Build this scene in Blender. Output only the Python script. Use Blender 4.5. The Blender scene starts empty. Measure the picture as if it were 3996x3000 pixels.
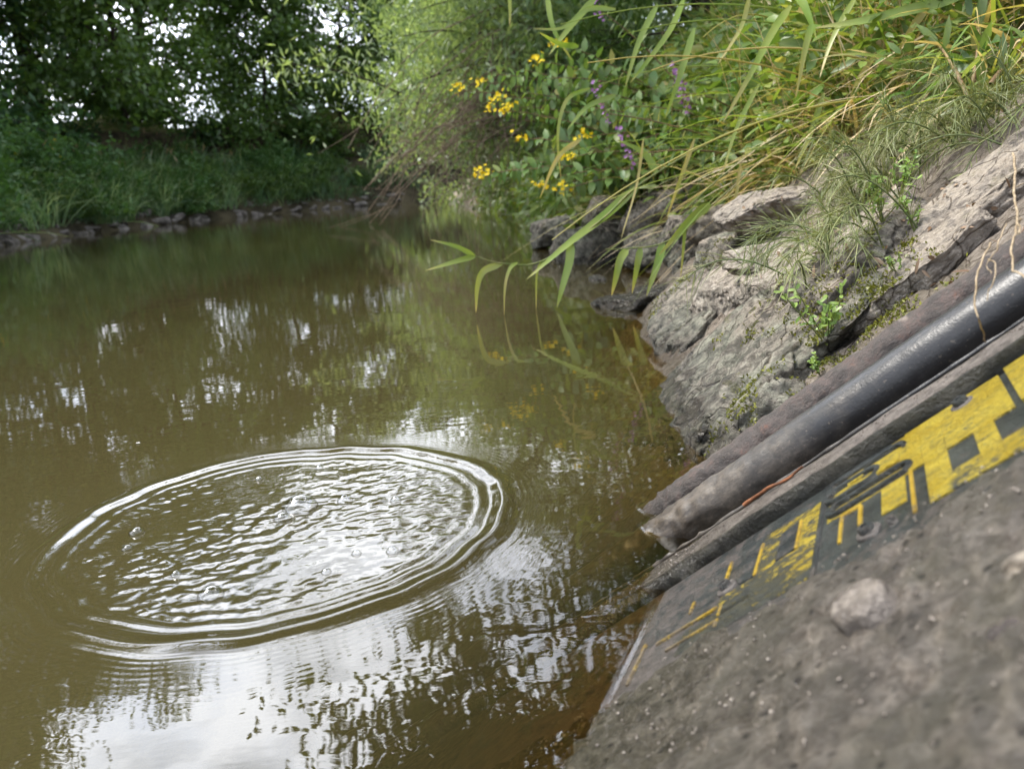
import bpy, bmesh, math, random
import numpy as np
from mathutils import Matrix, Vector
rng = np.random.default_rng(7)
random.seed(7)
sc = bpy.context.scene
COL = sc.collection
V3 = lambda *a: np.array(a, float)

# ------------------------------------------------------------------ noise
def _hash(i, j, k, seed):
    n = (i * 73856093) ^ (j * 19349663) ^ (k * 83492791) ^ (seed * 2654435761 & 0x7fffffff)
    n = n & 0x7fffffff
    n = (n ^ (n >> 13)) * 1274126177 & 0x7fffffff
    n = (n ^ (n >> 16)) * 668265263 & 0x7fffffff
    return ((n ^ (n >> 15)) & 0xffff) / 32767.5 - 1.0

def noise3(p, seed=0):
    p = np.asarray(p, float)
    f = np.floor(p).astype(np.int64); t = p - f
    t = t * t * t * (t * (t * 6 - 15) + 10)
    i, j, k = f[:, 0], f[:, 1], f[:, 2]
    r = 0
    for a in (0, 1):
        wa = t[:, 0] if a else 1 - t[:, 0]
        for b in (0, 1):
            wb = t[:, 1] if b else 1 - t[:, 1]
            for c in (0, 1):
                wc = t[:, 2] if c else 1 - t[:, 2]
                r = r + wa * wb * wc * _hash(i + a, j + b, k + c, seed)
    return r

def fbm(p, octv=4, seed=0, gain=.5, lac=2.03):
    p = np.asarray(p, float); a = 1; s = 0
    for o in range(octv):
        s = s + a * noise3(p, seed + o * 17); p = p * lac + 3.7; a *= gain
    return s

def unit(v):
    v = np.asarray(v, float)
    return v / np.maximum(np.linalg.norm(v, axis=-1, keepdims=True), 1e-9)

# ------------------------------------------------------------------ camera
PITCH, ROLL, CAMH = math.radians(13.7), math.radians(4.2), .40
W0, H0, FPX = 2212., 1659., 1790.
FW = V3(0, math.cos(PITCH), -math.sin(PITCH)); UP0 = V3(0, math.sin(PITCH), math.cos(PITCH)); RT0 = V3(1, 0, 0)
RT = math.cos(ROLL) * RT0 - math.sin(ROLL) * UP0
UPV = math.sin(ROLL) * RT0 + math.cos(ROLL) * UP0
CAM = V3(0, 0, CAMH)
cd = bpy.data.cameras.new('camera'); cam = bpy.data.objects.new('camera', cd); COL.objects.link(cam)
cam.matrix_world = Matrix([[RT[i], UPV[i], -FW[i], CAM[i]] for i in range(3)] + [[0, 0, 0, 1]])
cd.sensor_width = 36; cd.lens = 36 * FPX / W0; cd.clip_end = 2000; cd.clip_start = .02
cd.dof.use_dof = True; cd.dof.focus_distance = 1.15; cd.dof.aperture_fstop = 7.0; cd.dof.aperture_blades = 7
sc.camera = cam

def ray(x, y):
    return unit(RT * (x - W0 / 2) / FPX - UPV * (y - H0 / 2) / FPX + FW)
def at(x, y, Y):                       # the place seen at a pixel, at a depth Y along the river
    r = ray(x, y); return CAM + r * (Y / r[1])

# ------------------------------------------------------------------ banks
SH = np.array([(-2.2, -4.5), (-.859, -1.5), (.165, .8), (.235, .95), (.28, 1.15), (.285, 1.32), (.31, 1.6), (.335, 1.96), (.37, 2.3), (.5, 2.7),
               (.6, 3.2), (.55, 4), (.42, 5.6), (.35, 9), (-.1, 13), (-.9, 18), (-1.5, 24), (-1, 32), (1, 45), (6, 80)])
def sdist(x, y):
    x = np.atleast_1d(x).astype(float); y = np.atleast_1d(y).astype(float)
    best = np.full(x.shape, 1e9); sg = np.ones(x.shape)
    for a, b in zip(SH[:-1], SH[1:]):
        d = b - a; t = np.clip(((x - a[0]) * d[0] + (y - a[1]) * d[1]) / (d @ d), 0, 1)
        qx = x - a[0] - t * d[0]; qy = y - a[1] - t * d[1]; D = np.hypot(qx, qy)
        m = D < best; best = np.where(m, D, best); sg = np.where(m, np.sign(qx * d[1] - qy * d[0]), sg)
    return best * sg
def zprof(s):
    return np.where(s < 0, np.maximum(.82 * s, -.45), np.where(s < 1.6, .82 * s, 1.312 + .35 * np.minimum(s - 1.6, 1.5)))
def zb(x, y): return zprof(sdist(x, y))
def P(px, py):                         # the place on the right bank (or water) seen at a pixel
    r = ray(px, py); t = np.exp(np.linspace(math.log(.3), math.log(60), 3000))
    q = CAM + t[:, None] * r; h = q[:, 2] - np.maximum(zb(q[:, 0], q[:, 1]), 0)
    return q[int(np.argmax(h < 0))]
def bank_frame(p):
    e = .05
    g = V3(sdist(p[0] + e, p[1])[0] - sdist(p[0] - e, p[1])[0], sdist(p[0], p[1] + e)[0] - sdist(p[0], p[1] - e)[0], 0)
    g = unit(g); u = unit(g + V3(0, 0, .82)); v = V3(-g[1], g[0], 0); n = np.cross(u, v)
    return u, v, n
def bank_pt(s, y):                     # a point on the right bank: metres up from the shoreline, at y
    x = np.interp(y, SH[:, 1], SH[:, 0]) + s
    return np.stack([x, y, zb(x, y)], -1)

# gauge slab frame
U = V3(.70491, -.31385, .63608); V = V3(.40674, .91355, 0); N = V3(-.58109, .25872, .77162); O = V3(.0867, .6247, 0)
SLAB = Matrix([[U[i], V[i], N[i], O[i]] for i in range(3)] + [[0, 0, 0, 1]])
def uvn(u, v, n): return O + u * U + v * V + n * N

# ------------------------------------------------------------------ mesh helper
class MB:
    def __init__(s): s.v = []; s.f = []; s.t = []; s.n = 0; s.mi = []
    def add(s, v, f, tint=0., mi=0):
        v = np.asarray(v, float).reshape(-1, 3)
        for q in (f if isinstance(f, list) else [f]):
            q = np.asarray(q, np.int64)
            if len(q): s.f.append(q + s.n); s.mi.append(np.full(len(q), mi))
        s.v.append(v); s.t.append(np.broadcast_to(np.asarray(tint, float), (len(v),)).copy()); s.n += len(v)
    def mesh(s, name, mats, smooth=True):
        m = bpy.data.meshes.new(name)
        v = np.concatenate(s.v); tot = np.concatenate([np.full(len(q), q.shape[1]) for q in s.f]); lo = np.concatenate([q.ravel() for q in s.f])
        m.vertices.add(len(v)); m.vertices.foreach_set('co', v.astype(np.float32).ravel())
        m.loops.add(len(lo)); m.loops.foreach_set('vertex_index', lo.astype(np.int32))
        m.polygons.add(len(tot)); m.polygons.foreach_set('loop_start', (np.cumsum(tot) - tot).astype(np.int32))
        m.polygons.foreach_set('material_index', np.concatenate(s.mi).astype(np.int32))
        m.polygons.foreach_set('use_smooth', np.full(len(tot), smooth))
        a = m.attributes.new('tint', 'FLOAT', 'POINT'); a.data.foreach_set('value', np.concatenate(s.t).astype(np.float32))
        for k in (mats if isinstance(mats, list) else [mats]): m.materials.append(k)
        m.update(calc_edges=True); m.validate()
        return m
    def build(s, name, mats, parent=None, smooth=True, mat=None):
        o = bpy.data.objects.new(name, s.mesh(name, mats, smooth)); COL.objects.link(o)
        if parent is not None: o.parent = parent
        if mat is not None: o.matrix_world = mat
        return o
def tag(o, label=None, cat=None, group=None, kind=None):
    if label: o['label'] = label
    if cat: o['category'] = cat
    if group: o['group'] = group
    if kind: o['kind'] = kind
    return o
def empty(name, loc=(0, 0, 0), mat=None):
    o = bpy.data.objects.new(name, None); COL.objects.link(o); o.empty_display_size = .05
    if mat is not None: o.matrix_world = mat
    else: o.location = loc
    return o
ROOT = {}
def rel(mb, root):                     # shift a mesh builder into its root's space
    l = np.array(root.location)
    mb.v = [v - l for v in mb.v]
    return mb

def grid_faces(nu, nv):
    i = np.arange(nu - 1)[:, None] * nv + np.arange(nv - 1)[None, :]
    return np.stack([i, i + nv, i + nv + 1, i + 1], -1).reshape(-1, 4)
def tube(mb, pts, rad, sides=6, tint=0., cap=False, mi=0):
    pts = np.asarray(pts, float); n = len(pts); rad = np.broadcast_to(rad, (n,))
    t = unit(np.gradient(pts, axis=0)); ref = np.where(np.abs(t[:, 2:3]) > .9, V3(1, 0, 0), V3(0, 0, 1))
    a = unit(np.cross(t, ref)); b = np.cross(t, a)
    th = np.arange(sides) / sides * 2 * math.pi
    ring = pts[:, None] + rad[:, None, None] * (np.cos(th)[None, :, None] * a[:, None] + np.sin(th)[None, :, None] * b[:, None])
    i = np.arange(n - 1)[:, None] * sides; j = np.arange(sides)[None]; k = (j + 1) % sides
    f = np.stack([i + j, i + k, i + sides + k, i + sides + j], -1).reshape(-1, 4)
    mb.add(ring.reshape(-1, 3), f, tint, mi)
    if cap:
        for e in (0, n - 1):
            c = np.vstack([ring[e], pts[e]]); ff = np.stack([np.arange(sides), (np.arange(sides) + 1) % sides, np.full(sides, sides)], -1)
            mb.add(c, ff if e else ff[:, ::-1], tint, mi)
def blades(mb, root, d0, L, w, droop, tint, seg=6, fold=.25, taper=.8, hdir=None):
    """curved grass blades: root (N,3), start heading d0, length, width, droop"""
    n = len(root); t = np.linspace(0, 1, seg + 1)
    L = np.broadcast_to(L, (n,)); w = np.broadcast_to(w, (n,)); droop = np.broadcast_to(droop, (n,)); d0 = unit(d0)
    h = d0.copy(); h[:, 2] = 0; h = unit(h + 1e-6)
    bend = h * .45 - V3(0, 0, 1)
    p = root[:, None] + L[:, None, None] * (t[None, :, None] * d0[:, None] + (droop[:, None] * t[None] ** 2.2)[..., None] * bend[:, None])
    tg = unit(np.gradient(p, axis=1))
    side = np.cross(tg, V3(0, 0, 1)[None, None] + rng.normal(0, .35, (n, 1, 3))); side = unit(side)
    nor = np.cross(side, tg)
    prof = np.minimum(1, (t * 5 + .45)) * (1 - t ** 1.6) ** taper; prof[-1] = .02
    hw = w[:, None] * .5 * prof[None]
    a = p - side * hw[..., None] + nor * (hw * fold)[..., None]; c = p + side * hw[..., None] + nor * (hw * fold)[..., None]
    v = np.stack([a, p, c], 2).reshape(n, -1, 3); m = (seg + 1) * 3
    i = np.arange(seg) * 3
    f = np.concatenate([np.stack([i, i + 1, i + 4, i + 3], -1), np.stack([i + 1, i + 2, i + 5, i + 4], -1)])
    F = (np.arange(n)[:, None, None] * m + f[None]).reshape(-1, 4)
    mb.add(v.reshape(-1, 3), F, (np.broadcast_to(tint, (n,))[:, None] + np.repeat(.4 * t ** 4, 3)[None]).ravel())
def leaves(mb, base, axis, nor, L, w, tint, fold=.25, curl=.15, wide=.4):
    """folded leaves: base (N,3), axis, approx normal"""
    n = len(base); axis = unit(axis); side = unit(np.cross(axis, nor)); nor = np.cross(side, axis)
    L = np.broadcast_to(L, (n,))[:, None]; w = np.broadcast_to(w, (n,))[:, None]
    def q(t, s, up): return base + axis * L * t + side * w * s * .5 + nor * (up * w - curl * L * t * t)
    v = np.stack([q(0, 0, 0), q(wide * .55, 1.7 * .5, fold * .4), q(wide * 1.6, .85, fold * .4), q(1, 0, 0), q(wide * 1.6, -.85, fold * .4), q(wide * .55, -.85, fold * .4), q(wide * .55, 0, 0), q(wide * 1.6, 0, 0)], 1)
    tri = np.array([[0, 1, 6], [2, 3, 7], [0, 6, 5], [7, 3, 4]]); quad = np.array([[1, 2, 7, 6], [6, 7, 4, 5]])
    k = np.arange(n)[:, None, None] * 8
    mb.add(v.reshape(-1, 3), [(k + tri).reshape(-1, 3), (k + quad).reshape(-1, 4)], np.repeat(np.broadcast_to(tint, (n,)), 8))
def flakes(mb, c, axis, nor, L, w, tint):
    """far leaves: one bent rhombus each"""
    n = len(c); axis = unit(axis); side = unit(np.cross(axis, nor)); L = np.broadcast_to(L, (n,))[:, None]; w = np.broadcast_to(w, (n,))[:, None]
    v = np.stack([c - axis * L * .5, c + side * w * .5, c + axis * L * .5, c - side * w * .5], 1)
    f = (np.arange(n)[:, None] * 4 + np.arange(4)[None])
    mb.add(v.reshape(-1, 3), f, np.repeat(np.broadcast_to(tint, (n,)), 4))
def rdir(n): return unit(rng.normal(size=(n, 3)))
def bez(a, b, c, n=14):
    t = np.linspace(0, 1, n)[:, None]
    return (1 - t) ** 2 * np.asarray(a) + 2 * t * (1 - t) * np.asarray(b) + t * t * np.asarray(c)

# ------------------------------------------------------------------ materials
class NB:
    def __init__(s, name):
        s.m = bpy.data.materials.new(name); s.m.use_nodes = True; s.t = s.m.node_tree; s.t.nodes.clear()
        s.out = s.t.nodes.new('ShaderNodeOutputMaterial')
    def n(s, typ, ins=None, **pr):
        x = s.t.nodes.new('ShaderNode' + typ)
        for k, v in pr.items(): setattr(x, k, v)
        for k, v in (ins or {}).items(): s.set(x.inputs[k], v)
        return x
    def set(s, sock, v):
        if isinstance(v, bpy.types.NodeSocket): s.t.links.new(v, sock)
        elif isinstance(v, bpy.types.Node): s.t.links.new(v.outputs[0], sock)
        else:
            if sock.type == 'RGBA' and len(v) == 3: v = (*v, 1)
            sock.default_value = v
    def pos(s): return s.n('NewGeometry').outputs['Position']
    def obj(s): return s.n('TexCoord').outputs['Object']
    def map(s, vec, scale): return s.n('Mapping', {'Vector': vec, 'Scale': scale}).outputs[0]
    def noise(s, vec, scale, det=5, rough=.6, dist=0):
        return s.rng(s.n('TexNoise', {'Vector': vec, 'Scale': scale, 'Detail': det, 'Roughness': rough, 'Distortion': dist}).outputs[0], .27, .73)
    def ramp(s, fac, stops):
        x = s.n('ValToRGB', {'Fac': fac}); r = x.color_ramp
        while len(r.elements) < len(stops): r.elements.new(.5)
        for e, (p, c) in zip(r.elements, stops):
            e.position = p; e.color = (*c, 1) if not isinstance(c, (int, float)) else (c, c, c, 1)
        return x.outputs[0]
    def rng(s, v, a, b, c=0., d=1.):
        return s.n('MapRange', {0: v, 1: a, 2: b, 3: c, 4: d}).outputs[0]
    def mth(s, op, a, b=0.): return s.n('Math', {0: a, 1: b}, operation=op).outputs[0]
    def mix(s, f, a, b, mode='MIX'):
        x = s.n('Mix', data_type='RGBA', blend_type=mode); s.set(x.inputs[0], f); s.set(x.inputs[6], a); s.set(x.inputs[7], b); return x.outputs[2]
    def attr(s, name='tint'): return s.n('Attribute', attribute_name=name).outputs['Fac']
    def bump(s, h, strength=.5, dist=.01, nor=None):
        i = {'Height': h, 'Strength': strength, 'Distance': dist}
        if nor is not None: i['Normal'] = nor
        return s.n('Bump', i).outputs[0]
    def prin(s, col, rough=.8, spec=.3, nor=None, **k):
        i = {'Base Color': col, 'Roughness': rough, 'Specular IOR Level': spec}
        if nor is not None: i['Normal'] = nor
        i.update(k)
        return s.done(s.n('BsdfPrincipled', i))
    def done(s, sh): s.t.links.new(sh.outputs[0] if isinstance(sh, bpy.types.Node) else sh, s.out.inputs[0]); return s.m

def leaf_mat(name, stops, trans=.4, gloss=.06, rough=.4, var=True):
    b = NB(name); c = b.ramp(b.attr(), stops)
    if var:
        c = b.mix(b.mth('MULTIPLY', b.noise(b.pos(), 9, 3), .6), c, b.mix(.55, c, stops[-1][1]), 'MIX')
    d = b.n('BsdfDiffuse', {'Color': c}); t = b.n('BsdfTranslucent', {'Color': b.mix(1., c, (1.25, 1.2, .55), 'MULTIPLY')})
    m = b.n('MixShader', {0: trans, 1: d, 2: t}); g = b.n('BsdfGlossy', {'Color': (1, 1, 1), 'Roughness': rough})
    return b.done(b.n('MixShader', {0: gloss, 1: m, 2: g}))

M = {}
M['dark_leaf'] = leaf_mat('dark_leaf', [(0, (.015, .045, .02)), (.6, (.035, .085, .036)), (1, (.075, .14, .045))], .42, .02)
M['mid_leaf'] = leaf_mat('mid_leaf', [(0, (.03, .07, .018)), (.6, (.07, .14, .03)), (1, (.15, .23, .06))], .42, .03)
M['willow_leaf'] = leaf_mat('willow_leaf', [(0, (.09, .16, .06)), (.5, (.2, .29, .13)), (1, (.36, .44, .25))], .5, .03)
M['grass'] = leaf_mat('grass', [(0, (.05, .12, .014)), (.45, (.13, .25, .025)), (.75, (.22, .29, .045)), (1, (.46, .36, .17))], .45, .03)
M['straw'] = leaf_mat('straw', [(0, (.3, .19, .07)), (.5, (.5, .38, .2)), (1, (.7, .58, .4))], .3, .03)
M['herb'] = leaf_mat('herb', [(0, (.04, .1, .02)), (.5, (.1, .22, .04)), (.8, (.22, .32, .07)), (1, (.42, .36, .13))], .42, .03)
M['loosestrife_leaf'] = leaf_mat('loosestrife_leaf', [(0, (.04, .11, .03)), (.5, (.1, .22, .05)), (.85, (.22, .34, .1)), (1, (.4, .38, .14))], .4, .03)
M['bluegrass'] = leaf_mat('bluegrass', [(0, (.03, .09, .04)), (.5, (.1, .22, .11)), (1, (.3, .4, .22))], .35, .03)
M['reed_bed'] = leaf_mat('reed_bed', [(0, (.06, .15, .07)), (.5, (.18, .33, .18)), (1, (.42, .5, .32))], .4, .03)
M['horsetail'] = leaf_mat('horsetail', [(0, (.07, .11, .03)), (.6, (.15, .19, .06)), (1, (.36, .35, .18))], .2, .03)
M['silver_leaf'] = leaf_mat('silver_leaf', [(0, (.25, .29, .2)), (1, (.36, .38, .28))], .25, .05)
M['weed'] = leaf_mat('weed', [(0, (.1, .2, .03)), (1, (.32, .45, .12))], .4, .03)
M['reed'] = leaf_mat('reed', [(0, (.08, .2, .02)), (.6, (.2, .32, .035)), (1, (.5, .42, .16))], .42, .03)
M['yellow_petal'] = leaf_mat('yellow_petal', [(0, (.8, .55, .012)), (1, (.9, .72, .04))], .15, .02, var=False)
M['purple_petal'] = leaf_mat('purple_petal', [(0, (.24, .09, .3)), (1, (.42, .24, .47))], .3, .02, var=False)
M['moss'] = leaf_mat('moss', [(0, (.05, .06, .012)), (.6, (.13, .14, .02)), (1, (.26, .26, .05))], .2, .02)
M['plume'] = leaf_mat('plume', [(0, (.2, .14, .09)), (1, (.36, .27, .17))], .3, .02)
def simple(name, c1, c2, scale=30, rough=.85, spec=.25, bump=.4, stretch=(1, 1, 1), bd=.01):
    b = NB(name); v = b.map(b.obj(), stretch); f = b.noise(v, scale, 6, .65)
    return b.prin(b.ramp(f, [(.3, c1), (.7, c2)]), rough, spec, b.bump(f, bump, bd))
M['bark'] = simple('bark', (.025, .02, .015), (.075, .06, .045), 6, .9, .2, .8, (1, 1, .2), .03)
M['twig'] = simple('twig', (.14, .1, .07), (.3, .23, .17), 40, .85, .2, .3)
M['stem'] = simple('stem', (.09, .13, .03), (.2, .2, .07), 30, .6, .3, .1)
M['root'] = simple('root', (.2, .15, .09), (.38, .3, .2), 60, .8, .25, .3)
M['stem_red'] = simple('stem_red', (.13, .08, .04), (.22, .16, .07), 30, .6, .3, .1)
M['soil'] = simple('soil', (.02, .016, .012), (.07, .055, .04), 4, .95, .1, 1, bd=.05)

def rock_mat(name, dry1, dry2, alg=1., moss=.5):
    b = NB(name); p = b.pos(); z = b.n('SeparateXYZ', {0: p}).outputs[2]
    nz = b.n('SeparateXYZ', {0: b.n('NewGeometry').outputs['Normal']}).outputs[2]
    big = b.noise(p, 7, 6, .6); mid = b.noise(p, 40, 8, .7); st = b.noise(b.map(p, (1, 2.4, 1.5)), 34, 8, .7, .15)
    fine = b.noise(p, 260, 5, .7)
    col = b.ramp(mid, [(.28, tuple(c * .6 for c in dry1)), (.5, dry1), (.72, dry2)])
    col = b.mix(b.mth('MULTIPLY', b.ramp(big, [(.42, 0.), (.6, 1.)]), .45), col, tuple(c * .55 for c in dry1))
    # pale dried silt lies on what faces up and stands clear of the water
    zz = b.mth('ADD', z, b.rng(big, .3, .7, -.1, .1))
    silt = b.mth('MULTIPLY', b.mth('MULTIPLY', b.rng(nz, .15, .7), b.rng(zz, .1, .3)), b.ramp(mid, [(.36, .0), (.56, 1.)]))
    col = b.mix(silt, col, b.ramp(b.noise(p, 90, 6, .7), [(.2, (.4, .335, .265)), (.8, (.62, .54, .44))]))
    # algae film just above the waterline
    al = b.mth('MULTIPLY', b.mth('MULTIPLY', b.rng(zz, .28, .1), b.ramp(b.noise(p, 18, 6, .7), [(.35, .2), (.65, 1.)])), .55 * alg)
    col = b.mix(al, col, b.ramp(mid, [(.3, (.13, .15, .11)), (.7, (.36, .385, .29))]))
    mo = b.mth('MULTIPLY', b.ramp(b.noise(p, 13, 7, .75), [(.72, 0.), (.8, 1.)]), moss)
    col = b.mix(mo, col, b.ramp(fine, [(.3, (.05, .055, .012)), (.7, (.16, .16, .03))]))
    wet = b.rng(b.mth('ADD', z, b.rng(mid, .1, .9, -.025, .025)), .1, .03)
    col = b.mix(wet, col, b.mix(1., col, (.4, .38, .36), 'MULTIPLY'))
    h = b.mth('ADD', b.mth('ADD', st, b.mth('MULTIPLY', fine, .45)), b.mth('MULTIPLY', mid, .5))
    cr = b.n('TexVoronoi', {'Vector': b.map(b.n('Mix', {'Factor': .12, 'A': p, 'B': b.n('TexNoise', {'Vector': p, 'Scale': 9}).outputs[1]}, data_type='VECTOR').outputs[1], (1, 2.2, 1.4)), 'Scale': 7}, feature='DISTANCE_TO_EDGE').outputs[0]
    crack = b.rng(cr, 0., .02)
    col = b.mix(crack, b.mix(1., col, (.35, .33, .3), 'MULTIPLY'), col)
    h = b.mth('ADD', h, b.mth('MULTIPLY', crack, .6))
    return b.prin(col, b.rng(wet, 0, 1, .9, .22), b.rng(wet, 0, 1, .2, .6), b.bump(h, .9, .012))
M['rock'] = rock_mat('rock', (.24, .21, .175), (.42, .38, .315))
M['pale_rock'] = rock_mat('pale_rock', (.46, .4, .335), (.68, .6, .51), .4, .25)
M['dark_rock'] = rock_mat('dark_rock', (.2, .18, .15), (.36, .32, .27), 1., .7)
M['wet_mud'] = rock_mat('wet_mud', (.09, .075, .06), (.16, .135, .11), .5, .1)
M['far_rock'] = simple('far_rock', (.06, .052, .047), (.2, .18, .165), 5, .9, .2, .6, bd=.05)

def bank_mat():
    b = NB('bank_mud'); p = b.pos(); z = b.n('SeparateXYZ', {0: p}).outputs[2]
    a = b.noise(p, 12, 8, .7); f = b.noise(b.map(p, (1, 1.8, 1.2)), 70, 8, .75); g = b.noise(p, 300, 4, .7)
    col = b.ramp(f, [(.15, (.14, .112, .085)), (.5, (.34, .285, .23)), (.85, (.56, .48, .4))])
    col = b.mix(b.ramp(a, [(.45, 0.), (.7, .55)]), col, (.22, .19, .14))
    wet = b.rng(b.mth('ADD', z, b.rng(a, .3, .7, -.03, .03)), .09, .02)
    col = b.mix(wet, col, b.mix(1., col, (.4, .38, .34), 'MULTIPLY'))
    bed = b.rng(z, .0, -.01); col = b.mix(bed, col, b.ramp(f, [(.2, (.11, .086, .044)), (.8, (.25, .195, .1))]))
    up = b.rng(z, .55, .8); col = b.mix(up, col, b.ramp(a, [(.3, (.03, .028, .012)), (.7, (.08, .07, .03))]))
    cr = b.n('TexVoronoi', {'Vector': b.map(b.n('Mix', {'Factor': .15, 'A': p, 'B': b.n('TexNoise', {'Vector': p, 'Scale': 12}).outputs[1]}, data_type='VECTOR').outputs[1], (1, 2, 1.3)), 'Scale': 13}, feature='DISTANCE_TO_EDGE').outputs[0]
    ck = b.rng(cr, 0, .03); col = b.mix(ck, b.mix(1., col, (.4, .37, .33), 'MULTIPLY'), col)
    h = b.mth('ADD', b.mth('ADD', f, b.mth('MULTIPLY', g, .4)), b.mth('MULTIPLY', ck, .5))
    return b.prin(col, b.rng(wet, 0, 1, .92, .3), b.rng(wet, 0, 1, .2, .55), b.bump(h, .9, .012))
M['bank'] = bank_mat()
def far_mat():
    b = NB('far_ground'); p = b.pos(); z = b.n('SeparateXYZ', {0: p}).outputs[2]
    a = b.noise(p, 1.5, 8, .7)
    col = b.ramp(a, [(.3, (.03, .026, .016)), (.7, (.09, .075, .045))])
    col = b.mix(b.rng(z, 2.55, 2.75), col, b.ramp(b.noise(p, .6, 8, .7), [(.3, (.13, .15, .045)), (.7, (.3, .29, .12))]))
    return b.prin(col, .95, .1, b.bump(a, 1, .1))
M['far_ground'] = far_mat()

# ------------------------------------------------------------------ ground: right bank with river bed
def axis(parts):                        # spaced coordinates: (start, end, step) pieces
    r = [np.arange(a, b - 1e-6, s) for a, b, s in parts]; return np.concatenate(r + [[parts[-1][1]]])
gx = axis([(-12, -2, .8), (-2, -.4, .16), (-.4, -.1, .04), (-.1, 1.1, .011), (1.1, 1.7, .03), (1.7, 4, .15), (4, 12, 1), (12, 160, 12)])
gy = axis([(-6, 0, .4), (0, .7, .06), (.7, 2.6, .011), (2.6, 4.2, .03), (4.2, 9, .12), (9, 24, .5), (24, 60, 3), (60, 160, 15)])
X, Y = np.meshgrid(gx, gy, indexing='ij'); x, y = X.ravel(), Y.ravel(); s = sdist(x, y); z = zprof(s)
near = np.exp(-((np.maximum(0, np.abs(y - 2.5) - 3)) ** 2) / 4)
pp = np.stack([x, y, z], -1)
loc = pp @ np.stack([U, V, N], -1)
strat = fbm(loc * V3(5, 17, 5), 4, 3)
lump = fbm(pp * 4, 4, 11)
rid = np.abs(fbm(loc * V3(7, 26, 10), 3, 23))
amp = np.clip((s + .25) / .35, 0, 1) * near
dz = amp * (.012 * lump + .013 * strat - .016 * np.clip(.16 - rid, 0, 1) / .16 + .003 * fbm(pp * 60, 3, 5))
lv = (pp - O) @ V; under = np.clip((.31 - lv) / .05, 0, 1) * np.clip((lv + 3) / .2, 0, 1)
dz = dz * (1 - under) - .035 * under
pp[:, 2] += dz + .15 * fbm(pp * .7, 3, 9) * np.clip((s - .6) / 1.5, 0, 1)
def ground_z(xx, yy):                  # smooth bank height, enough for rooting plants
    return zb(xx, yy)
mb = MB(); mb.add(pp, grid_faces(len(gx), len(gy))); o = mb.build('riverbank', M['bank']); tag(o, 'silty right river bank sloping down into the water', 'river bank', kind='structure')

# far bank: a profile swept along the left shoreline
LS = np.array([(-5.6, -14), (-6.2, -4), (-6.9, 5), (-7.6, 11), (-7.95, 14), (-8.25, 17.5), (-7.8, 21.5), (-6.3, 24.6), (-3.6, 26.8), (-.6, 29), (4, 32), (12, 36), (30, 44), (60, 58)])
def catmull(pts, n=10):
    q = np.vstack([2 * pts[0] - pts[1], pts, 2 * pts[-1] - pts[-2]]); out = []
    for i in range(1, len(q) - 2):
        for t in np.arange(n) / n:
            a, b, c, d = q[i - 1:i + 3]
            out.append(.5 * (2 * b + (c - a) * t + (2 * a - 5 * b + 4 * c - d) * t * t + (3 * b - a - 3 * c + d) * t ** 3))
    return np.array(out + [pts[-1]])
LC = catmull(LS); LT = unit(np.gradient(LC, axis=0)); LN = np.stack([-LT[:, 1], LT[:, 0]], -1)
LL = np.concatenate([[0], np.cumsum(np.linalg.norm(np.diff(LC, axis=0), axis=1))])
PD = np.array([-2, -1, 0, .4, .9, 1.5, 2.2, 3, 3.5, 3.75, 3.9, 4.3, 5, 6, 8, 12, 25, 60, 140, 300.])
PZ = np.array([-.6, -.35, -.02, .25, .5, .85, 1.2, 1.5, 1.65, 2.1, 2.4, 2.65, 2.7, 2.7, 2.72, 2.8, 2.9, 3, 3.2, 3.6])
def far_pt(l, d):                      # metres along the far shore, metres inland
    c = np.stack([np.interp(l, LL, LC[:, 0]), np.interp(l, LL, LC[:, 1])], -1); n = np.stack([np.interp(l, LL, LN[:, 0]), np.interp(l, LL, LN[:, 1])], -1)
    q = c + n * np.asarray(d)[..., None]; return np.concatenate([q, np.interp(d, PD, PZ)[..., None]], -1)
def far_l(y): return float(np.interp(y, LC[:, 1], LL))
ll = np.linspace(0, LL[-1], 260); q = far_pt(np.repeat(ll, len(PD)), np.tile(PD, len(ll)))
k = np.tile(PD, len(ll)); q[:, 2] += np.clip(k, 0, 1) * .12 * fbm(q * .9, 4, 4) * (k < 60); q[:, 2] += .45 * fbm(q * V3(.45, .45, 0), 3, 14) * np.clip((k - 3.6) / .8, 0, 1) * np.clip((20 - k) / 8, 0, 1); q[:, :2] += (np.clip(k, 0, 1) * (k < 6))[:, None] * .3 * np.stack([fbm(q * .7, 3, 8), fbm(q * .7, 3, 18)], -1)
mb = MB(); mb.add(q, grid_faces(len(ll), len(PD))[:, ::-1]); tag(mb.build('far_bank', M['far_ground']), 'far river bank with eroded dark earth edge and field above', 'river bank', kind='structure')

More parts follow.
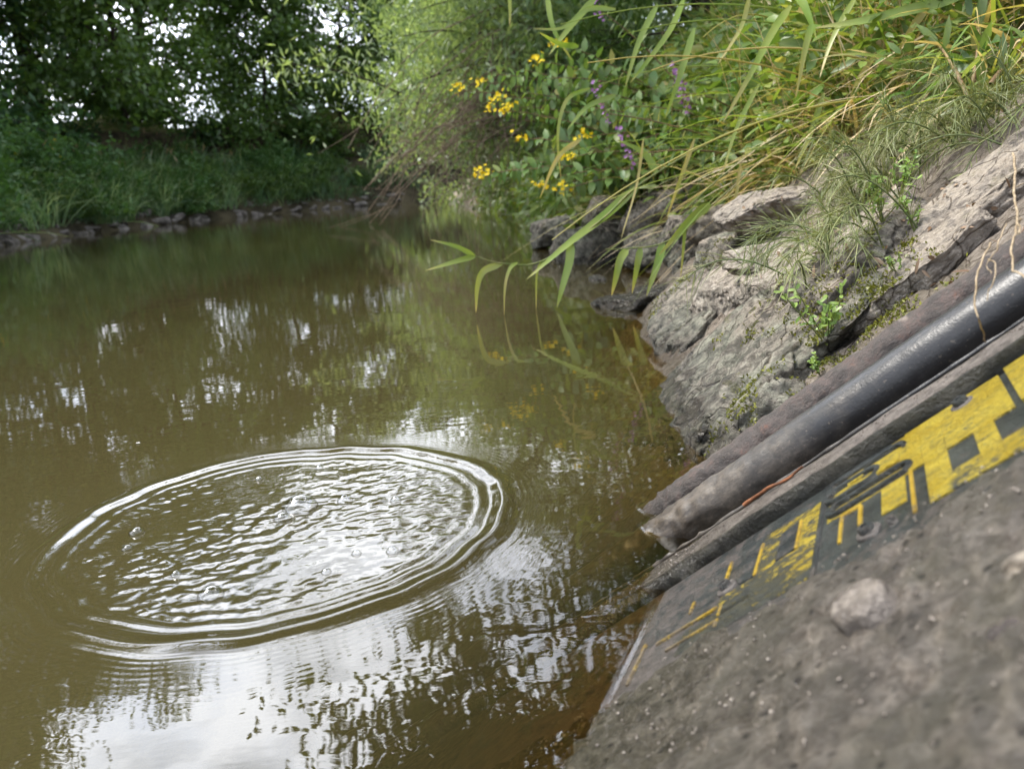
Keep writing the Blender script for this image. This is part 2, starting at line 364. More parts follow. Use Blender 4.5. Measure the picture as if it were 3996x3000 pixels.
# ------------------------------------------------------------------ gauge slab, kerb, pipes
def slab_mat():
    b = NB('silted_concrete'); p = b.obj(); z = b.n('SeparateXYZ', {0: b.pos()}).outputs[2]
    a = b.noise(p, 9, 6, .65); f = b.noise(p, 75, 8, .75); g = b.noise(p, 330, 4, .7)
    col = b.ramp(f, [(.1, (.15, .12, .092)), (.45, (.37, .31, .255)), (.8, (.62, .54, .455))])
    mo = b.noise(p, 34, 4, .6); col = b.mix(b.ramp(mo, [(.4, 0.), (.62, .7)]), col, (.2, .172, .142)); col = b.mix(b.ramp(a, [(.45, 0.), (.75, .5)]), col, (.26, .235, .165))
    wet = b.rng(b.mth('ADD', z, b.rng(a, .3, .7, -.03, .03)), .16, .0)
    col = b.mix(wet, col, b.ramp(f, [(.2, (.085, .075, .046)), (.8, (.3, .265, .185))]))
    sub = b.rng(z, .006, -.003); col = b.mix(sub, col, b.mix(1., col, (.8, .67, .44), 'MULTIPLY'))
    pit = b.ramp(b.n('TexVoronoi', {'Vector': b.map(p, (1, 1.5, 1)), 'Scale': 55, 'Randomness': 1.}).outputs[0], [(.1, 0.), (.2, 1.)]); col = b.mix(pit, b.mix(.75, col, (.045, .038, .03)), col)
    h = b.mth('ADD', b.mth('ADD', f, b.mth('MULTIPLY', g, .3)), b.mth('ADD', b.mth('MULTIPLY', mo, 1.2), b.mth('MULTIPLY', pit, .5)))
    col = b.mix(b.mth('MULTIPLY', b.ramp(b.noise(p, 22, 5, .7), [(.74, 0.), (.82, 1.)]), .5), col, (.035, .03, .022))
    return b.prin(col, b.rng(wet, 0, 1, .36, .15), b.rng(wet, 0, 1, .7, .95), b.bump(h, 1., .03))
M['slab'] = slab_mat()
su = axis([(-1.0, -.14, .05), (-.14, .46, .0028), (.46, 2.2, .06)]); sv = axis([(-2.6, -.52, .08), (-.52, -.03, .0028), (-.03, .32, .012)])
A, B = np.meshgrid(su, sv, indexing='ij'); a, b_ = A.ravel(), B.ravel(); q = np.stack([a, b_, a * 0], -1)
m = np.clip((-.045 - b_ + .018 * fbm(q * 22, 3, 2)) / .03, 0, 1)
hz = m * (.0055 + .0030 * fbm(q * 24, 4, 1) + .0019 * fbm(q * 95, 2, 6) + .0013 * fbm(q * 190, 1, 7)) + (1 - m) * .0007 * fbm(q * 80, 2, 6)
q[:, 2] = hz
mb = MB(); mb.add(q, grid_faces(len(su), len(sv)))
o = mb.build('concrete_slope', M['slab'], mat=SLAB); tag(o, 'grey brown silted concrete slope running down into the water', 'concrete slope', kind='structure')

def kerb_mat():
    b = NB('kerb_concrete'); p = b.obj(); z = b.n('SeparateXYZ', {0: b.pos()}).outputs[2]
    f = b.noise(p, 90, 8, .75); a = b.noise(p, 14, 6, .65)
    col = b.ramp(f, [(.2, (.13, .108, .09)), (.5, (.33, .275, .235)), (.8, (.52, .45, .395))])
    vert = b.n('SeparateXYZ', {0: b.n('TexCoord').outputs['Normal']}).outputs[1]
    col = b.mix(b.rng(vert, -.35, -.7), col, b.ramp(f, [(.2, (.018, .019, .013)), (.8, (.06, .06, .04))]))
    wet = b.rng(b.mth('ADD', z, b.rng(a, .3, .7, -.03, .03)), .16, .0)
    col = b.mix(b.mth('MULTIPLY', wet, .7), col, b.ramp(f, [(.3, (.05, .04, .025)), (.7, (.13, .11, .07))]))
    sub = b.rng(z, .006, -.003); col = b.mix(sub, col, b.mix(1., col, (.8, .67, .44), 'MULTIPLY'))
    return b.prin(col, b.rng(wet, 0, 1, .5, .2), .7, b.bump(b.mth('ADD', f, b.mth('MULTIPLY', b.noise(p, 380, 3), .4)), 1., .012))
M['kerb'] = kerb_mat()
ku = axis([(-.7, -.05, .02), (-.05, .5, .004), (.5, 2.2, .05)])
prof = np.array([(.1255, -.01), (.1252, .003), (.1248, .0075), (.125, .0158), (.1254, .0172), (.1264, .0179), (.128, .0181), (.1295, .0181), (.134, .0181), (.14, .018), (.145, .0176), (.152, .0174), (.158, .0172), (.163, .017), (.168, .016), (.172, .012), (.176, .004), (.178, -.01)])
A = np.repeat(ku, len(prof)); q = np.concatenate([A[:, None], np.tile(prof, (len(ku), 1))], 1)
f0 = fbm(q * V3(30, 60, 60), 4, 31); q[:, 2] += .0009 * f0; q[:, 1] += .0010 * fbm(q * V3(25, 50, 50), 4, 37)
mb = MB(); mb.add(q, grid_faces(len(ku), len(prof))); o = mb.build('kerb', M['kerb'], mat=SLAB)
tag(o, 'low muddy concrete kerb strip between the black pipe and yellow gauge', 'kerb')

def pipe_mat(name, black):
    b = NB(name); p = b.obj(); z = b.n('SeparateXYZ', {0: b.pos()}).outputs[2]
    f = b.noise(b.map(p, (.6, 1, 1)), 120, 8, .75); a = b.noise(p, 22, 6, .7)
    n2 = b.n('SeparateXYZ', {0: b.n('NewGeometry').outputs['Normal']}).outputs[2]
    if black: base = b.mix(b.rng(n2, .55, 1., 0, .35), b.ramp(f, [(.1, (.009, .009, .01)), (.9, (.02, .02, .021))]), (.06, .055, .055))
    else: base = b.ramp(b.noise(p, 60, 7, .75), [(.1, (.02, .017, .016)), (.5, (.06, .048, .043)), (.75, (.09, .062, .054)), (.95, (.15, .065, .04))])
    mud = b.ramp(f, [(.1, (.05, .04, .03)), (.9, (.125, .103, .08))])
    fac = b.mth('MULTIPLY', b.rng(b.mth('ADD', z, b.rng(a, .2, .8, -.04, .04)), .17, .03), b.ramp(f, [(.1, .45), (.7, 1.)])) if black else b.mth('MULTIPLY', b.rng(n2, .2, .95), b.ramp(a, [(.25, .05), (.85, .5)]))
    col = b.mix(fac, base, mud)
    if not black: col = b.mix(b.mth('MULTIPLY', b.rng(n2, .82, .97), b.rng(z, .12, .3)), col, b.ramp(f, [(.3, (.25, .2, .16)), (.7, (.42, .35, .29))]))
    sp = b.ramp(b.noise(p, 240, 2, .5), [(.88, 0.), (.93, .4)]); col = b.mix(sp, col, (.16, .13, .1))
    wet = b.rng(z, .06, .0); col = b.mix(wet, col, b.mix(1., col, (.55, .5, .42), 'MULTIPLY'))
    ro = b.mth('ADD', b.rng(fac, 0, 1, .36 if black else .55, .6), b.rng(wet, 0, 1, 0, -.2))
    return b.prin(col, ro, .5, b.bump(b.mth('ADD', b.mth('MULTIPLY', f, b.rng(fac, 0, 1, .12 if black else .8, 1.)), b.mth('MULTIPLY', b.noise(p, 380, 3), .25)), .22 if black else .9, .003))
M['black_pipe'] = pipe_mat('black_pipe', True); M['rust_pipe'] = pipe_mat('rust_pipe', False)
def pipe(name, v, n, r, mat, label, rough, endu=2.0, cen=None):
    uu = axis([(-.75, -.1, .02), (-.1, .55, .0045), (.55, endu, .04)]); sides = 40
    th = np.arange(sides) / sides * 2 * math.pi
    A, T = np.meshgrid(uu, th, indexing='ij')
    wob = .004 * np.sin(uu * 3.1 + v * 20) * rough
    rr = r * (1 + 0 * A); q = np.stack([A, v + rr * np.cos(T) + wob[:, None], n + rr * np.sin(T)], -1).reshape(-1, 3)
    d = np.stack([0 * A, np.cos(T), np.sin(T)], -1).reshape(-1, 3)
    wl = np.clip((.16 - q[:, 0]) / .16, 0, 1)
    q += d * (rough * (.0022 * fbm(q * 70, 4, 3)) + wl * .0022 * fbm(q * 90, 3, 8))[:, None]
    i = np.arange(len(uu) - 1)[:, None] * sides; j = np.arange(sides)[None]; k = (j + 1) % sides
    f = np.stack([i + j, i + k, i + sides + k, i + sides + j], -1).reshape(-1, 4)
    mb = MB(); mb.add(q, f[:, ::-1])
    o = mb.build(name, mat, mat=SLAB); tag(o, label, 'pipe'); return o
PIPES = [(.274, .0122, .0275), (.326, .0272, .0232), (.1755, .0165, .0019)]
pipe('pipe', *PIPES[0], M['black_pipe'], 'thick smooth black plastic pipe entering the water beside the concrete kerb', .12)
pipe('pipe', *PIPES[1], M['rust_pipe'], 'rough rusty mud covered pipe behind the smooth black pipe', 1.)
pipe('cable', *PIPES[2], M['black_pipe'], 'thin black cable lying between black pipe and kerb', .3)

# staff gauge -------------------------------------------------------
def gauge_mat(name, c1, c2, yellow):
    b = NB(name); p = b.obj(); xyz = b.n('SeparateXYZ', {0: p}); u = xyz.outputs[0]; v = xyz.outputs[1]
    f = b.noise(b.map(p, (.6, 1, 1)), 110, 9, .8, .4); a = b.noise(p, 28, 6, .7)
    col = b.ramp(a, [(.3, c1), (.7, c2)])
    dark = b.ramp(f, [(.3, (.028, .032, .028)), (.7, (.09, .095, .078))])
    if yellow:
        lim = b.mth('ADD', b.rng(u, .25, .12, .72, .40), b.rng(v, .015, -.035, 0, -.14))
        w = b.mth('ADD', b.mth('MULTIPLY', f, .8), b.mth('MULTIPLY', a, .2))
        k = b.rng(b.mth('SUBTRACT', w, lim), -.03, .03)
        col = b.mix(k, col, dark)
        st = b.ramp(b.noise(b.map(p, (.5, 1, 1)), 130, 8, .85), [(.46, 0.), (.8, .85)]); col = b.mix(st, col, (.13, .11, .04))
    mud = b.rng(b.mth('ADD', b.noise(p, 60, 8, .8), b.mth('ADD', b.rng(u, .04, .22, .2, -.12), b.rng(v, -.02, -.06, 0, .22))), .5, .75, 0, .85)
    col = b.mix(mud, col, b.ramp(f, [(.3, (.1, .085, .07)), (.7, (.22, .185, .165))])) if not yellow else col
    sub = b.rng(b.n('SeparateXYZ', {0: b.pos()}).outputs[2], .006, -.003); col = b.mix(sub, col, b.mix(1., col, (.8, .67, .44), 'MULTIPLY'))
    return b.prin(col, .36, .6, b.bump(b.mth('ADD', f, b.noise(p, 320, 3)), .9, .008))
M['yellow'] = gauge_mat('gauge_yellow', (.56, .4, .018), (.7, .54, .055), True)
M['trim_yellow'] = gauge_mat('gauge_trim_yellow', (.6, .38, .02), (.74, .5, .05), False)
M['gauge_dark'] = gauge_mat('gauge_dark', (.022, .028, .028), (.065, .075, .072), False)
M['gauge_board'] = gauge_mat('gauge_board', (.03, .038, .036), (.08, .09, .08), False)
M['steel'] = simple('steel', (.035, .03, .027), (.11, .095, .085), 90, .45, .5, .5)
gauge = empty('staff_gauge', mat=SLAB); tag(gauge, 'worn yellow and black water level gauge reading 60 on the concrete slope', 'water gauge')
def box(mb, u0, u1, v0, v1, n0, n1, bev=.0008):
    c = np.array([(u0, v0), (u1, v0), (u1, v1), (u0, v1)], float); k = np.array([(bev, bev), (-bev, bev), (-bev, -bev), (bev, -bev)])
    v = np.vstack([np.c_[c, [n0] * 4], np.c_[c, [n1 - bev] * 4], np.c_[c + k, [n1] * 4]])
    f = [[8, 9, 10, 11]] + [[j + 4 * r, (j + 1) % 4 + 4 * r, (j + 1) % 4 + 4 * r + 4, j + 4 * r + 4] for r in (0, 1) for j in range(4)]
    mb.add(v, np.array(f))
mb = MB(); box(mb, -.25, .1872, -.078, .1235, -.006, .0022); box(mb, .1898, .78, -.074, .1235, -.006, .0026); mb.build('board', M['gauge_board'], gauge, False)
mb = MB(); z1 = .0042
for a in [(.267, .2795, .031, .1225), (.2795, .298, .031, .1225), (.298, .3505, .031, .1225), (.2797, .298, -.047, .0308), (.298, .3186, -.047, -.016), (.3186, .334, -.047, .0308), (.334, .3505, -.047, -.0155)]:
    box(mb, a[0] + .0001, a[1] - .0001, a[2] + .0001, a[3] - .0001, .001, z1, .0003)
for k in range(1, 6):                  # the pattern goes on up the slope, beyond the frame
    b0 = .356 + (k - 1) * .072
    for a in [(b0, b0 + .066, .031, .1225), (b0 + .012, b0 + .03, -.047, .0308), (b0 + .03, b0 + .05, -.047, -.016), (b0 + .05, b0 + .066, -.047, .0308)]:
        box(mb, a[0] + .0001, a[1] - .0001, a[2] + .0001, a[3] - .0001, .001, z1 + .002, .0003)
mb.build('scale_face', M['yellow'], gauge, False)
mb = MB()
for a in [(.2435, .2635, -.018, .0305, .001, z1), (.2385, .2605, .0685, .0885, .001, .0056), (.2125, .2285, .0865, .1005, .001, .005)]:
    mb = MB(); box(mb, *a); mb.build('scale_block', M['yellow'], gauge, False)
mb = MB()                              # thin plate under the figures and worn fields lower down
box(mb, .1945, .2668, .0325, .1228, .001, .0031, .0003)
for a in [(.127, .1845, -.012, .0195), (.127, .1845, .0765, .093), (.127, .1455, .0195, .0765), (.1665, .1845, .0195, .0765), (.092, .127, -.02, .016), (.06, .1845, -.048, -.0125)]:
    box(mb, *a, .001, .0028, .0002)
mb.build('worn_field', M['yellow'], gauge, False)
for a in [(.1875, .1915, .031, .1205), (.1895, .1918, -.045, .031)]: box(mb, *a, .001, .0036)
for a in [(.2075, .2105, -.022, .028), (.2105, .226, .0245, .028), (.224, .2275, -.012, .0245), (.1655, .1685, .02, .074), (.1255, .1285, .017, .076), (.0905, .0935, .043, .08), (.0575, .0602, .02, .0395), (.0105, .0135, -.05, .0105),
          (.028, .0935, -.0045, -.002), (.046, .1, -.0295, -.027), (.0965, .0995, -.038, -.027), (.0965, .0985, -.02, -.0045), (.267, .27, -.046, .031)]:
    mb = MB(); box(mb, *a, .001, .0045, .0006); mb.build('scale_line', M['trim_yellow'], gauge, False)
for a in [(.1875, .1895, -.05, .1225), (.028, .094, -.0015, .0007), (.044, .101, -.0265, -.0245), (.1465, .1655, .021, .0215), (.1105, .1255, .0185, .0205), (.054, .0575, .038, .0408), (.147, .1655, .0222, .0742), (.1095, .1252, .021, .0735)]:
    mb = MB(); box(mb, *a, .001, .0034, .0003); mb.build('scale_groove', M['gauge_dark'], gauge, False)
def stroke(mb, pts, w, n0, n1):        # a raised bar along a line in the gauge plane
    p = np.array(pts, float); t = unit(np.gradient(p, axis=0)); nn = np.stack([-t[:, 1], t[:, 0]], -1)
    L, R_ = p + nn * w / 2, p - nn * w / 2; Li, Ri = p + nn * (w / 2 - .0007), p - nn * (w / 2 - .0007); one = np.ones((len(p), 1))
    rows = np.stack([np.c_[L, one * n0], np.c_[L, one * (n1 - .0007)], np.c_[Li, one * n1], np.c_[Ri, one * n1], np.c_[R_, one * (n1 - .0007)], np.c_[R_, one * n0]], 1)
    mb.add(rows.reshape(-1, 3), grid_faces(len(p), 6)[:, ::-1])
    for e, fl in ((0, 1), (len(p) - 1, -1)): mb.add(rows[e], np.array([[0, 1, 2, 3, 4, 5]])[:, ::fl])
def stadium(u0, u1, v0, v1, n=9):
    r = (v1 - v0) / 2; vc = (v0 + v1) / 2; a = np.linspace(-math.pi / 2, math.pi / 2, n)
    r1 = np.c_[u1 - r + r * np.cos(a), vc + r * np.sin(a)]; r0 = np.c_[u0 + r - r * np.cos(a), vc - r * np.sin(a)]
    p = np.vstack([r1, r0]); d = [p[0]]
    for x in list(p[1:]) + [p[0]]:     # dense enough to bend evenly
        k = max(1, int(np.linalg.norm(x - d[-1]) / .004)); d += [d[-1] * (1 - j / k) + x * j / k for j in range(1, k + 1)]
    return np.array(d)
zero = MB(); stroke(zero, stadium(.1965, .2695, .0365, .0545), .005, .001, .0066); zero.build('digit_zero', M['gauge_dark'], gauge, False)
six = MB(); stroke(six, stadium(.193, .242, .0665, .0905), .005, .001, .0066)
a = np.linspace(0, 1, 12); t = np.linspace(math.pi, math.pi * 1.5, 6)
stroke(six, np.vstack([[(.1985 + .055 * x, .106) for x in a], [(.2625 - .003 + .003 * 0 + .0065 * math.sin(w), .0975 + .0085 * math.cos(w)) for w in np.linspace(0, math.pi * .5, 6)]]), .005, .001, .0066)
stroke(six, np.array([(.1985, .106), (.196, .102), (.195, .095), (.1955, .088), (.1965, .082)]), .006, .001, .0064)
stroke(six, np.array([(.255, .116), (.24, .117), (.22, .1165), (.2, .115), (.192, .113)]), .0035, .001, .0052)
six.build('digit_six', M['gauge_dark'], gauge, False)
def lathe(mb, c, prof, sides=20, jit=0.):
    th = np.arange(sides) / sides * 2 * math.pi; pr = np.array(prof)
    q = np.stack([c[0] + pr[:, None, 0] * np.cos(th), c[1] + pr[:, None, 0] * np.sin(th), c[2] + pr[:, None, 1] + 0 * th], -1)
    if jit: q += jit * noise3(q.reshape(-1, 3) * 200, 3).reshape(q.shape[:2])[..., None]
    i = np.arange(len(pr) - 1)[:, None] * sides; j = np.arange(sides)[None]; k = (j + 1) % sides
    mb.add(q.reshape(-1, 3), np.stack([i + j, i + k, i + sides + k, i + sides + j], -1).reshape(-1, 4))
for (u, v) in [(.318, .108), (.0975, .0255), (.2335, -.034)]:
    mb = MB(); lathe(mb, (u, v, .0022), [(.0098, -.003), (.0098, .0018), (.0092, .0026), (.0055, .0028)], 24); w = mb.build('washer', M['steel'], gauge)
    mb = MB(); lathe(mb, (u, v, .0022), [(.0062, .0005), (.0062, .0062), (.0055, .0072), (.003, .0072), (.003, .0045), (0, .0044)], 6); mb.build('bolt_head', M['gauge_dark'], gauge, False)
g = MB(); n = 2600; a = rng.uniform(-.12, .5, n); b_ = np.where(rng.uniform(0, 1, n) < .85, rng.uniform(-.5, -.045, n), rng.uniform(.128, .16, n)); c_ = np.where(b_ > 0, .0178, .0062)
sz = .0006 + .0013 * rng.uniform(0, 1, n) ** 3; tv = np.array([(1, 0, 0), (0, 1, 0), (-1, 0, 0), (0, -1, 0), (0, 0, .7), (0, 0, -.7)]); tf = np.array([[0, 1, 4], [1, 2, 4], [2, 3, 4], [3, 0, 4], [1, 0, 5], [2, 1, 5], [3, 2, 5], [0, 3, 5]])
vv = tv[None] * rng.uniform(.6, 1.3, (n, 6, 1)) * sz[:, None, None] + np.stack([a, b_, c_], -1)[:, None]
g.add(vv.reshape(-1, 3), (np.arange(n)[:, None, None] * 6 + tf).reshape(-1, 3)); M['grit'] = simple('grit', (.09, .075, .06), (.3, .26, .22), 150, .6, .4, .3)
tag(g.build('grit', M['grit'], mat=SLAB), 'fine grit scattered over the silted concrete slope', 'grit', kind='stuff')
# riveted stud and stones on the slope
def slab_obj(name, u, v, build, mat, label, cat):
    mb = MB(); build(mb); o = mb.build(name, mat, mat=SLAB @ Matrix.Translation((u, v, 0))); tag(o, label, cat); return o
slab_obj('anchor_stud', .236, -.152, lambda m: lathe(m, (0, 0, 0), [(.0185, -.004), (.0182, .012), (.017, .0165), (.0135, .0182), (.007, .017), (0, .0174)], 28, .0012), simple('stud', (.08, .066, .054), (.2, .172, .145), 60, .5, .5, .6), 'round mud caked stud standing out of the silted concrete slope', 'stud')
slab_obj('anchor_stud', .252, -.041, lambda m: lathe(m, (0, 0, 0), [(.0042, -.002), (.004, .0065), (.0028, .008), (0, .0082)], 14, .0006), M['gauge_dark'], 'tiny dark stud on the gauge edge beside a larger bolt', 'stud')
def stone(mb, r, sq=(1, 1, .6), seed=1, sub=3):
    bm = bmesh.new(); bmesh.ops.create_icosphere(bm, subdivisions=sub, radius=1); bm.verts.ensure_lookup_table()
    v = np.array([w.co[:] for w in bm.verts]); f = np.array([[w.index for w in k.verts] for k in bm.faces]); bm.free()
    v = v * (1 + .22 * fbm(v * 1.6 + seed * 7, 3, seed))[:, None] * np.array(sq) * r; mb.add(v, f)
slab_obj('pebble', .306, -.229, lambda m: stone(m, .012, seed=4), M['rust_pipe'], 'brown pebble on the slope at the right picture edge, lower one', 'pebble')
slab_obj('pebble', .3225, -.181, lambda m: stone(m, .013, seed=5), M['pale_rock'], 'pale pinkish pebble on the slope at the right picture edge, upper one', 'pebble')
def twigline(name, pts, r, mat, label, cat, n=22, jig=.002):
    c = catmull(np.array(pts, float), 6); c = c + jig * np.stack([fbm(c * 40, 2, k + len(name)) for k in (1, 2, 3)], -1)
    mb = MB(); rr = r * np.linspace(1, .55, len(c)); tube(mb, c, rr, 7, 0, True); o = mb.build(name, mat); tag(o, label, cat); return o
M['orange_twig'] = simple('orange_twig', (.1, .04, .018), (.22, .085, .035), 60, .7, .3, .4)
twigline('twig', [uvn(.105, .163, .020), uvn(.125, .161, .0215), uvn(.15, .157, .0205), uvn(.168, .155, .022), uvn(.176, .15, .0225)], .002, M['orange_twig'], 'short wet orange brown twig lying on the kerb below the black pipe', 'twig')

# ------------------------------------------------------------------ rocks of the right bank
def rock_mesh(mb, su_, sv_, sn, seed, sub=5, rough=1., power=3.2, strata=1.):
    r = np.random.default_rng(seed)
    bm = bmesh.new(); bmesh.ops.create_icosphere(bm, subdivisions=sub, radius=1); bm.verts.ensure_lookup_table()
    d = np.array([w.co[:] for w in bm.verts]); f = np.array([[w.index for w in k.verts] for k in bm.faces]); bm.free()
    p = d / (np.abs(d) ** power).sum(1)[:, None] ** (1 / power)
    for _ in range(9):
        nn = unit(r.normal(size=3)); off = r.uniform(.62, .92); dd = p @ nn - off; p = np.where(dd[:, None] > 0, p - dd[:, None] * nn * .95, p)
    for nn, off in ((unit(V3(r.normal(0, .12), r.normal(0, .12), 1)), .45), (unit(V3(-1, r.normal(0, .3), .5)), .72)): dd = p @ nn - off; p = np.where(dd[:, None] > 0, p - dd[:, None] * nn * .97, p)
    p = p * np.array([su_, sv_, sn])
    sz = (su_ * sv_ * sn) ** (1 / 3)
    p += d * (sz * rough * (.04 * fbm(p / sz * 1.3 + seed, 3, seed) + .035 * strata * fbm(p / sz * V3(1.5, 6, 4) + seed, 4, seed + 5) + .022 * fbm(p / sz * 9, 4, seed + 9)))[:, None]
    rg = np.abs(fbm(p / sz * V3(1.2, 3.6, 2.4) + seed * 3, 3, seed + 13)); p -= d * (sz * rough * .07 * np.clip(.12 - rg, 0, 1) / .12)[:, None]
    mb.add(p, f)
ROCKS = [  # px, py, half sizes up-slope / along shore / normal, lift, spin, tilt, material, label
    (1575, 805, .24, .3, .085, .0, 6, 0, 'rock', 'large grey green slab of rock between the water edge and rusty pipe'),
    (1475, 700, .12, .2, .07, .0, -10, 4, 'rock', 'grey rock with dark cracks at the water edge above the largest slab'),
    (1745, 725, .12, .15, .06, .0, 8, 0, 'dark_rock', 'dark rock just above the largest slab, beside the small green weed'),
    (1585, 628, .085, .11, .06, .01, 20, 6, 'pale_rock', 'pale silt covered rock split by cracks above the grey slab'),
    (1637, 640, .045, .05, .036, .012, 0, 0, 'pale_rock', 'small rounded pale stone wedged in a crack of larger rocks'),
    (1705, 612, .085, .11, .055, .01, -14, 0, 'pale_rock', 'pale flat rock with flaking mud left of the mossy ledge'),
    (1850, 600, .15, .11, .075, .01, 5, 0, 'rock', 'grey brown rock with moss hanging on its lower side'),
    (1960, 610, .12, .10, .045, .0, 10, 0, 'pale_rock', 'pale rock lying against the upper side of rusty pipe'),
    (2040, 500, .22, .075, .045, .0, 4, 0, 'pale_rock', 'long pale mud crusted ridge of rock along the slope'),
    (2130, 420, .25, .09, .045, .0, -3, 0, 'pale_rock', 'uppermost long mud crusted rock ridge below the horsetails'),
    (1690, 490, .145, .11, .055, .045, 8, 4, 'pale_rock', 'big pale flat topped boulder with dark underside below the grass'),
    (1715, 562, .12, .12, .06, .0, 20, 0, 'pale_rock', 'smooth pale sloping rock under the horsetail tuft'),
    (1505, 540, .13, .16, .13, .03, 15, 10, 'dark_rock', 'rounded grey boulder with mossy foot near the water'),
    (1272, 560, .22, .22, .16, .05, 20, 0, 'dark_rock', 'long dark boulder standing in the water below the flowers'),
    (1208, 535, .15, .16, .14, .08, 60, 0, 'dark_rock', 'outermost boulder standing in the water, pale on top'),
    (1405, 552, .13, .16, .12, .03, 0, 0, 'dark_rock', 'dark boulder in shade between two mossy boulders'),
    (1575, 560, .09, .09, .06, .02, 20, 0, 'dark_rock', 'small dark angular stone leaning on the pale boulder'),
    (1345, 660, .09, .13, .04, .0, 62, 0, 'wet_mud', 'low wet mud lump jutting out into the water'),
    (1420, 640, .08, .17, .04, .0, 40, 0, 'wet_mud', 'wet dark rock between mud lump and grey rocks'),
    (1290, 605, .03, .06, .02, .0, 0, 0, 'wet_mud', 'small wet stone barely above water beyond the mud lump'),
    (1480, 470, .2, .2, .15, .03, 0, 0, 'rock', 'shaded rock under overhanging leaves behind the boulders'),
    (1420, 500, .2, .2, .15, .03, 0, 0, 'rock', 'brown rock behind the long dark boulder'),
    (1640, 510, .06, .09, .06, .01, 0, 12, 'dark_rock', 'narrow dark stone under the edge of flat boulder'),
    (1565, 505, .13, .13, .1, .02, 30, 0, 'rock', 'grey rock between flat boulder and mossy boulder'),
    (1345, 490, .25, .25, .18, .04, 0, 0, 'dark_rock', 'dark bank rock behind the yellow flowers at water level'),
]
for i, (px, py, a, b_, c, lift, spin, tilt, mt, lab) in enumerate(ROCKS):
    p = P(px, py); u, v, n = bank_frame(p)
    if i >= 10: g_ = unit(u * V3(1, 1, 0)); u, n = unit(g_ + V3(0, 0, .12)), unit(V3(0, 0, 1) - g_ * .12)   # boulders lie level
    mb = MB(); rock_mesh(mb, a, b_, c, i + 3, 6 if i < 13 else 5, strata=1.3)
    R = Matrix([[u[k], v[k], n[k], 0] for k in range(3)] + [[0, 0, 0, 1]]) @ Matrix.Rotation(math.radians(spin), 4, 'Z') @ Matrix.Rotation(math.radians(tilt), 4, 'X')
    cpos = p + n * (lift + c * (.2 if i >= 10 else -.12 if i < 2 else .1))
    o = mb.build('rock', M[mt], mat=Matrix.Translation(cpos) @ R); tag(o, lab, 'rock', 'rocks of the right bank')

# ------------------------------------------------------------------ water
RC = np.array([-.309, 1.0]); RR = .297
wx = axis([(-16, -6, .5), (-6, -2, .16), (-2, -.9, .05), (-.9, -.66, .01), (-.66, .34, .0026), (.34, .5, .02), (.5, 4, .5)])
wy = axis([(-6, 0, .5), (0, .4, .04), (.4, .46, .006), (.46, 1.4, .0026), (1.4, 1.7, .01), (1.7, 3, .05), (3, 8, .16), (8, 60, .7)])
X, Y = np.meshgrid(wx, wy, indexing='ij'); x, y = X.ravel(), Y.ravel()
r = np.hypot(x - RC[0], y - RC[1]); th = np.arctan2(y - RC[1], x - RC[0])
rw = r - .006 * noise3(np.stack([np.cos(th) * 2, np.sin(th) * 2, r * 0], -1), 3) - .004 * noise3(np.stack([np.cos(th) * 7, np.sin(th) * 7, r * 0], -1), 5)
h = (.0033 + .0012 * np.cos(th - .6) + .0008 * noise3(np.stack([np.cos(th) * 3, np.sin(th) * 3, 0 * r], -1), 9)) * np.exp(-((rw - RR + .008) / .0125) ** 2)
h += np.where(rw > RR,   .0002 * np.sin((rw - RR) / .0085 * 2 * math.pi) * np.exp(-(np.maximum(rw - RR, 0)) / .026), 0)
h += .0009 * np.exp(-((rw - .258) / .007) ** 2) + .0006 * np.exp(-((rw - .236) / .007) ** 2)
inn = np.clip((.255 - rw) / .03, 0, 1)
cx = np.stack([rw * 34 + 2.2 * noise3(np.stack([x * 9, y * 9, 0 * x], -1), 2), th * 4.2, 0 * x], -1)
q2 = np.stack([x, y, 0 * x + .3], -1)
chop = .6 * fbm(q2 * V3(58, 78, 1), 3, 12) + .13 * np.sin(rw * 2 * math.pi / .031 + 3 * fbm(q2 * 9, 2, 14)) + .26 * fbm(q2 * V3(90, 120, 1), 2, 15)
patch = .3 + .85 * np.clip(.5 + 1.3 * fbm(q2 * 8, 2, 21), 0, 1)
h += inn * patch * .00105 * chop
h += .0016 * inn * np.exp(-(r / .05) ** 2) * (.6 + fbm(q2 * 60, 2, 44))
# water climbs a little where it wets the bank, pipes and slab
def top_at(x, y):
    p = np.stack([x, y, 0 * x], -1) - O; pv, pn, pu = p @ V, p @ N, p @ U
    d = [-(pn - .003) / .7716, -(pn - np.where((pv > .125) & (pv < .176), .0175, -1)) / .7716]
    return p, pv, pn
rel_, pv, pn = top_at(x, y)
hs = zb(x, y)
surf = np.where(pv < .43, np.where((pv > .125) & (pv < .176), -pn + .0175, -pn + .002), hs * .77)   # >0: solid above the water there
for (v0, n0, r0) in PIPES: surf = np.maximum(surf, r0 - np.hypot(pv - v0, pn - n0))
gap = np.clip(-surf, 0, None)
h += .0012 * np.exp(-gap / .0013) * (np.abs(x) < .34) * (y < 1.4) * (y > .42)
h += .00006 * fbm(np.stack([x, y, 0 * x], -1) * V3(14, 30, 1), 2, 33)
depth = np.clip(np.where(pv < .43, pn, -hs * .8), 0, .4); depth = np.where(r < RR, np.maximum(depth, .05), depth)
mb = MB(); mb.add(np.stack([x, y, h], -1), grid_faces(len(wx), len(wy)), depth)
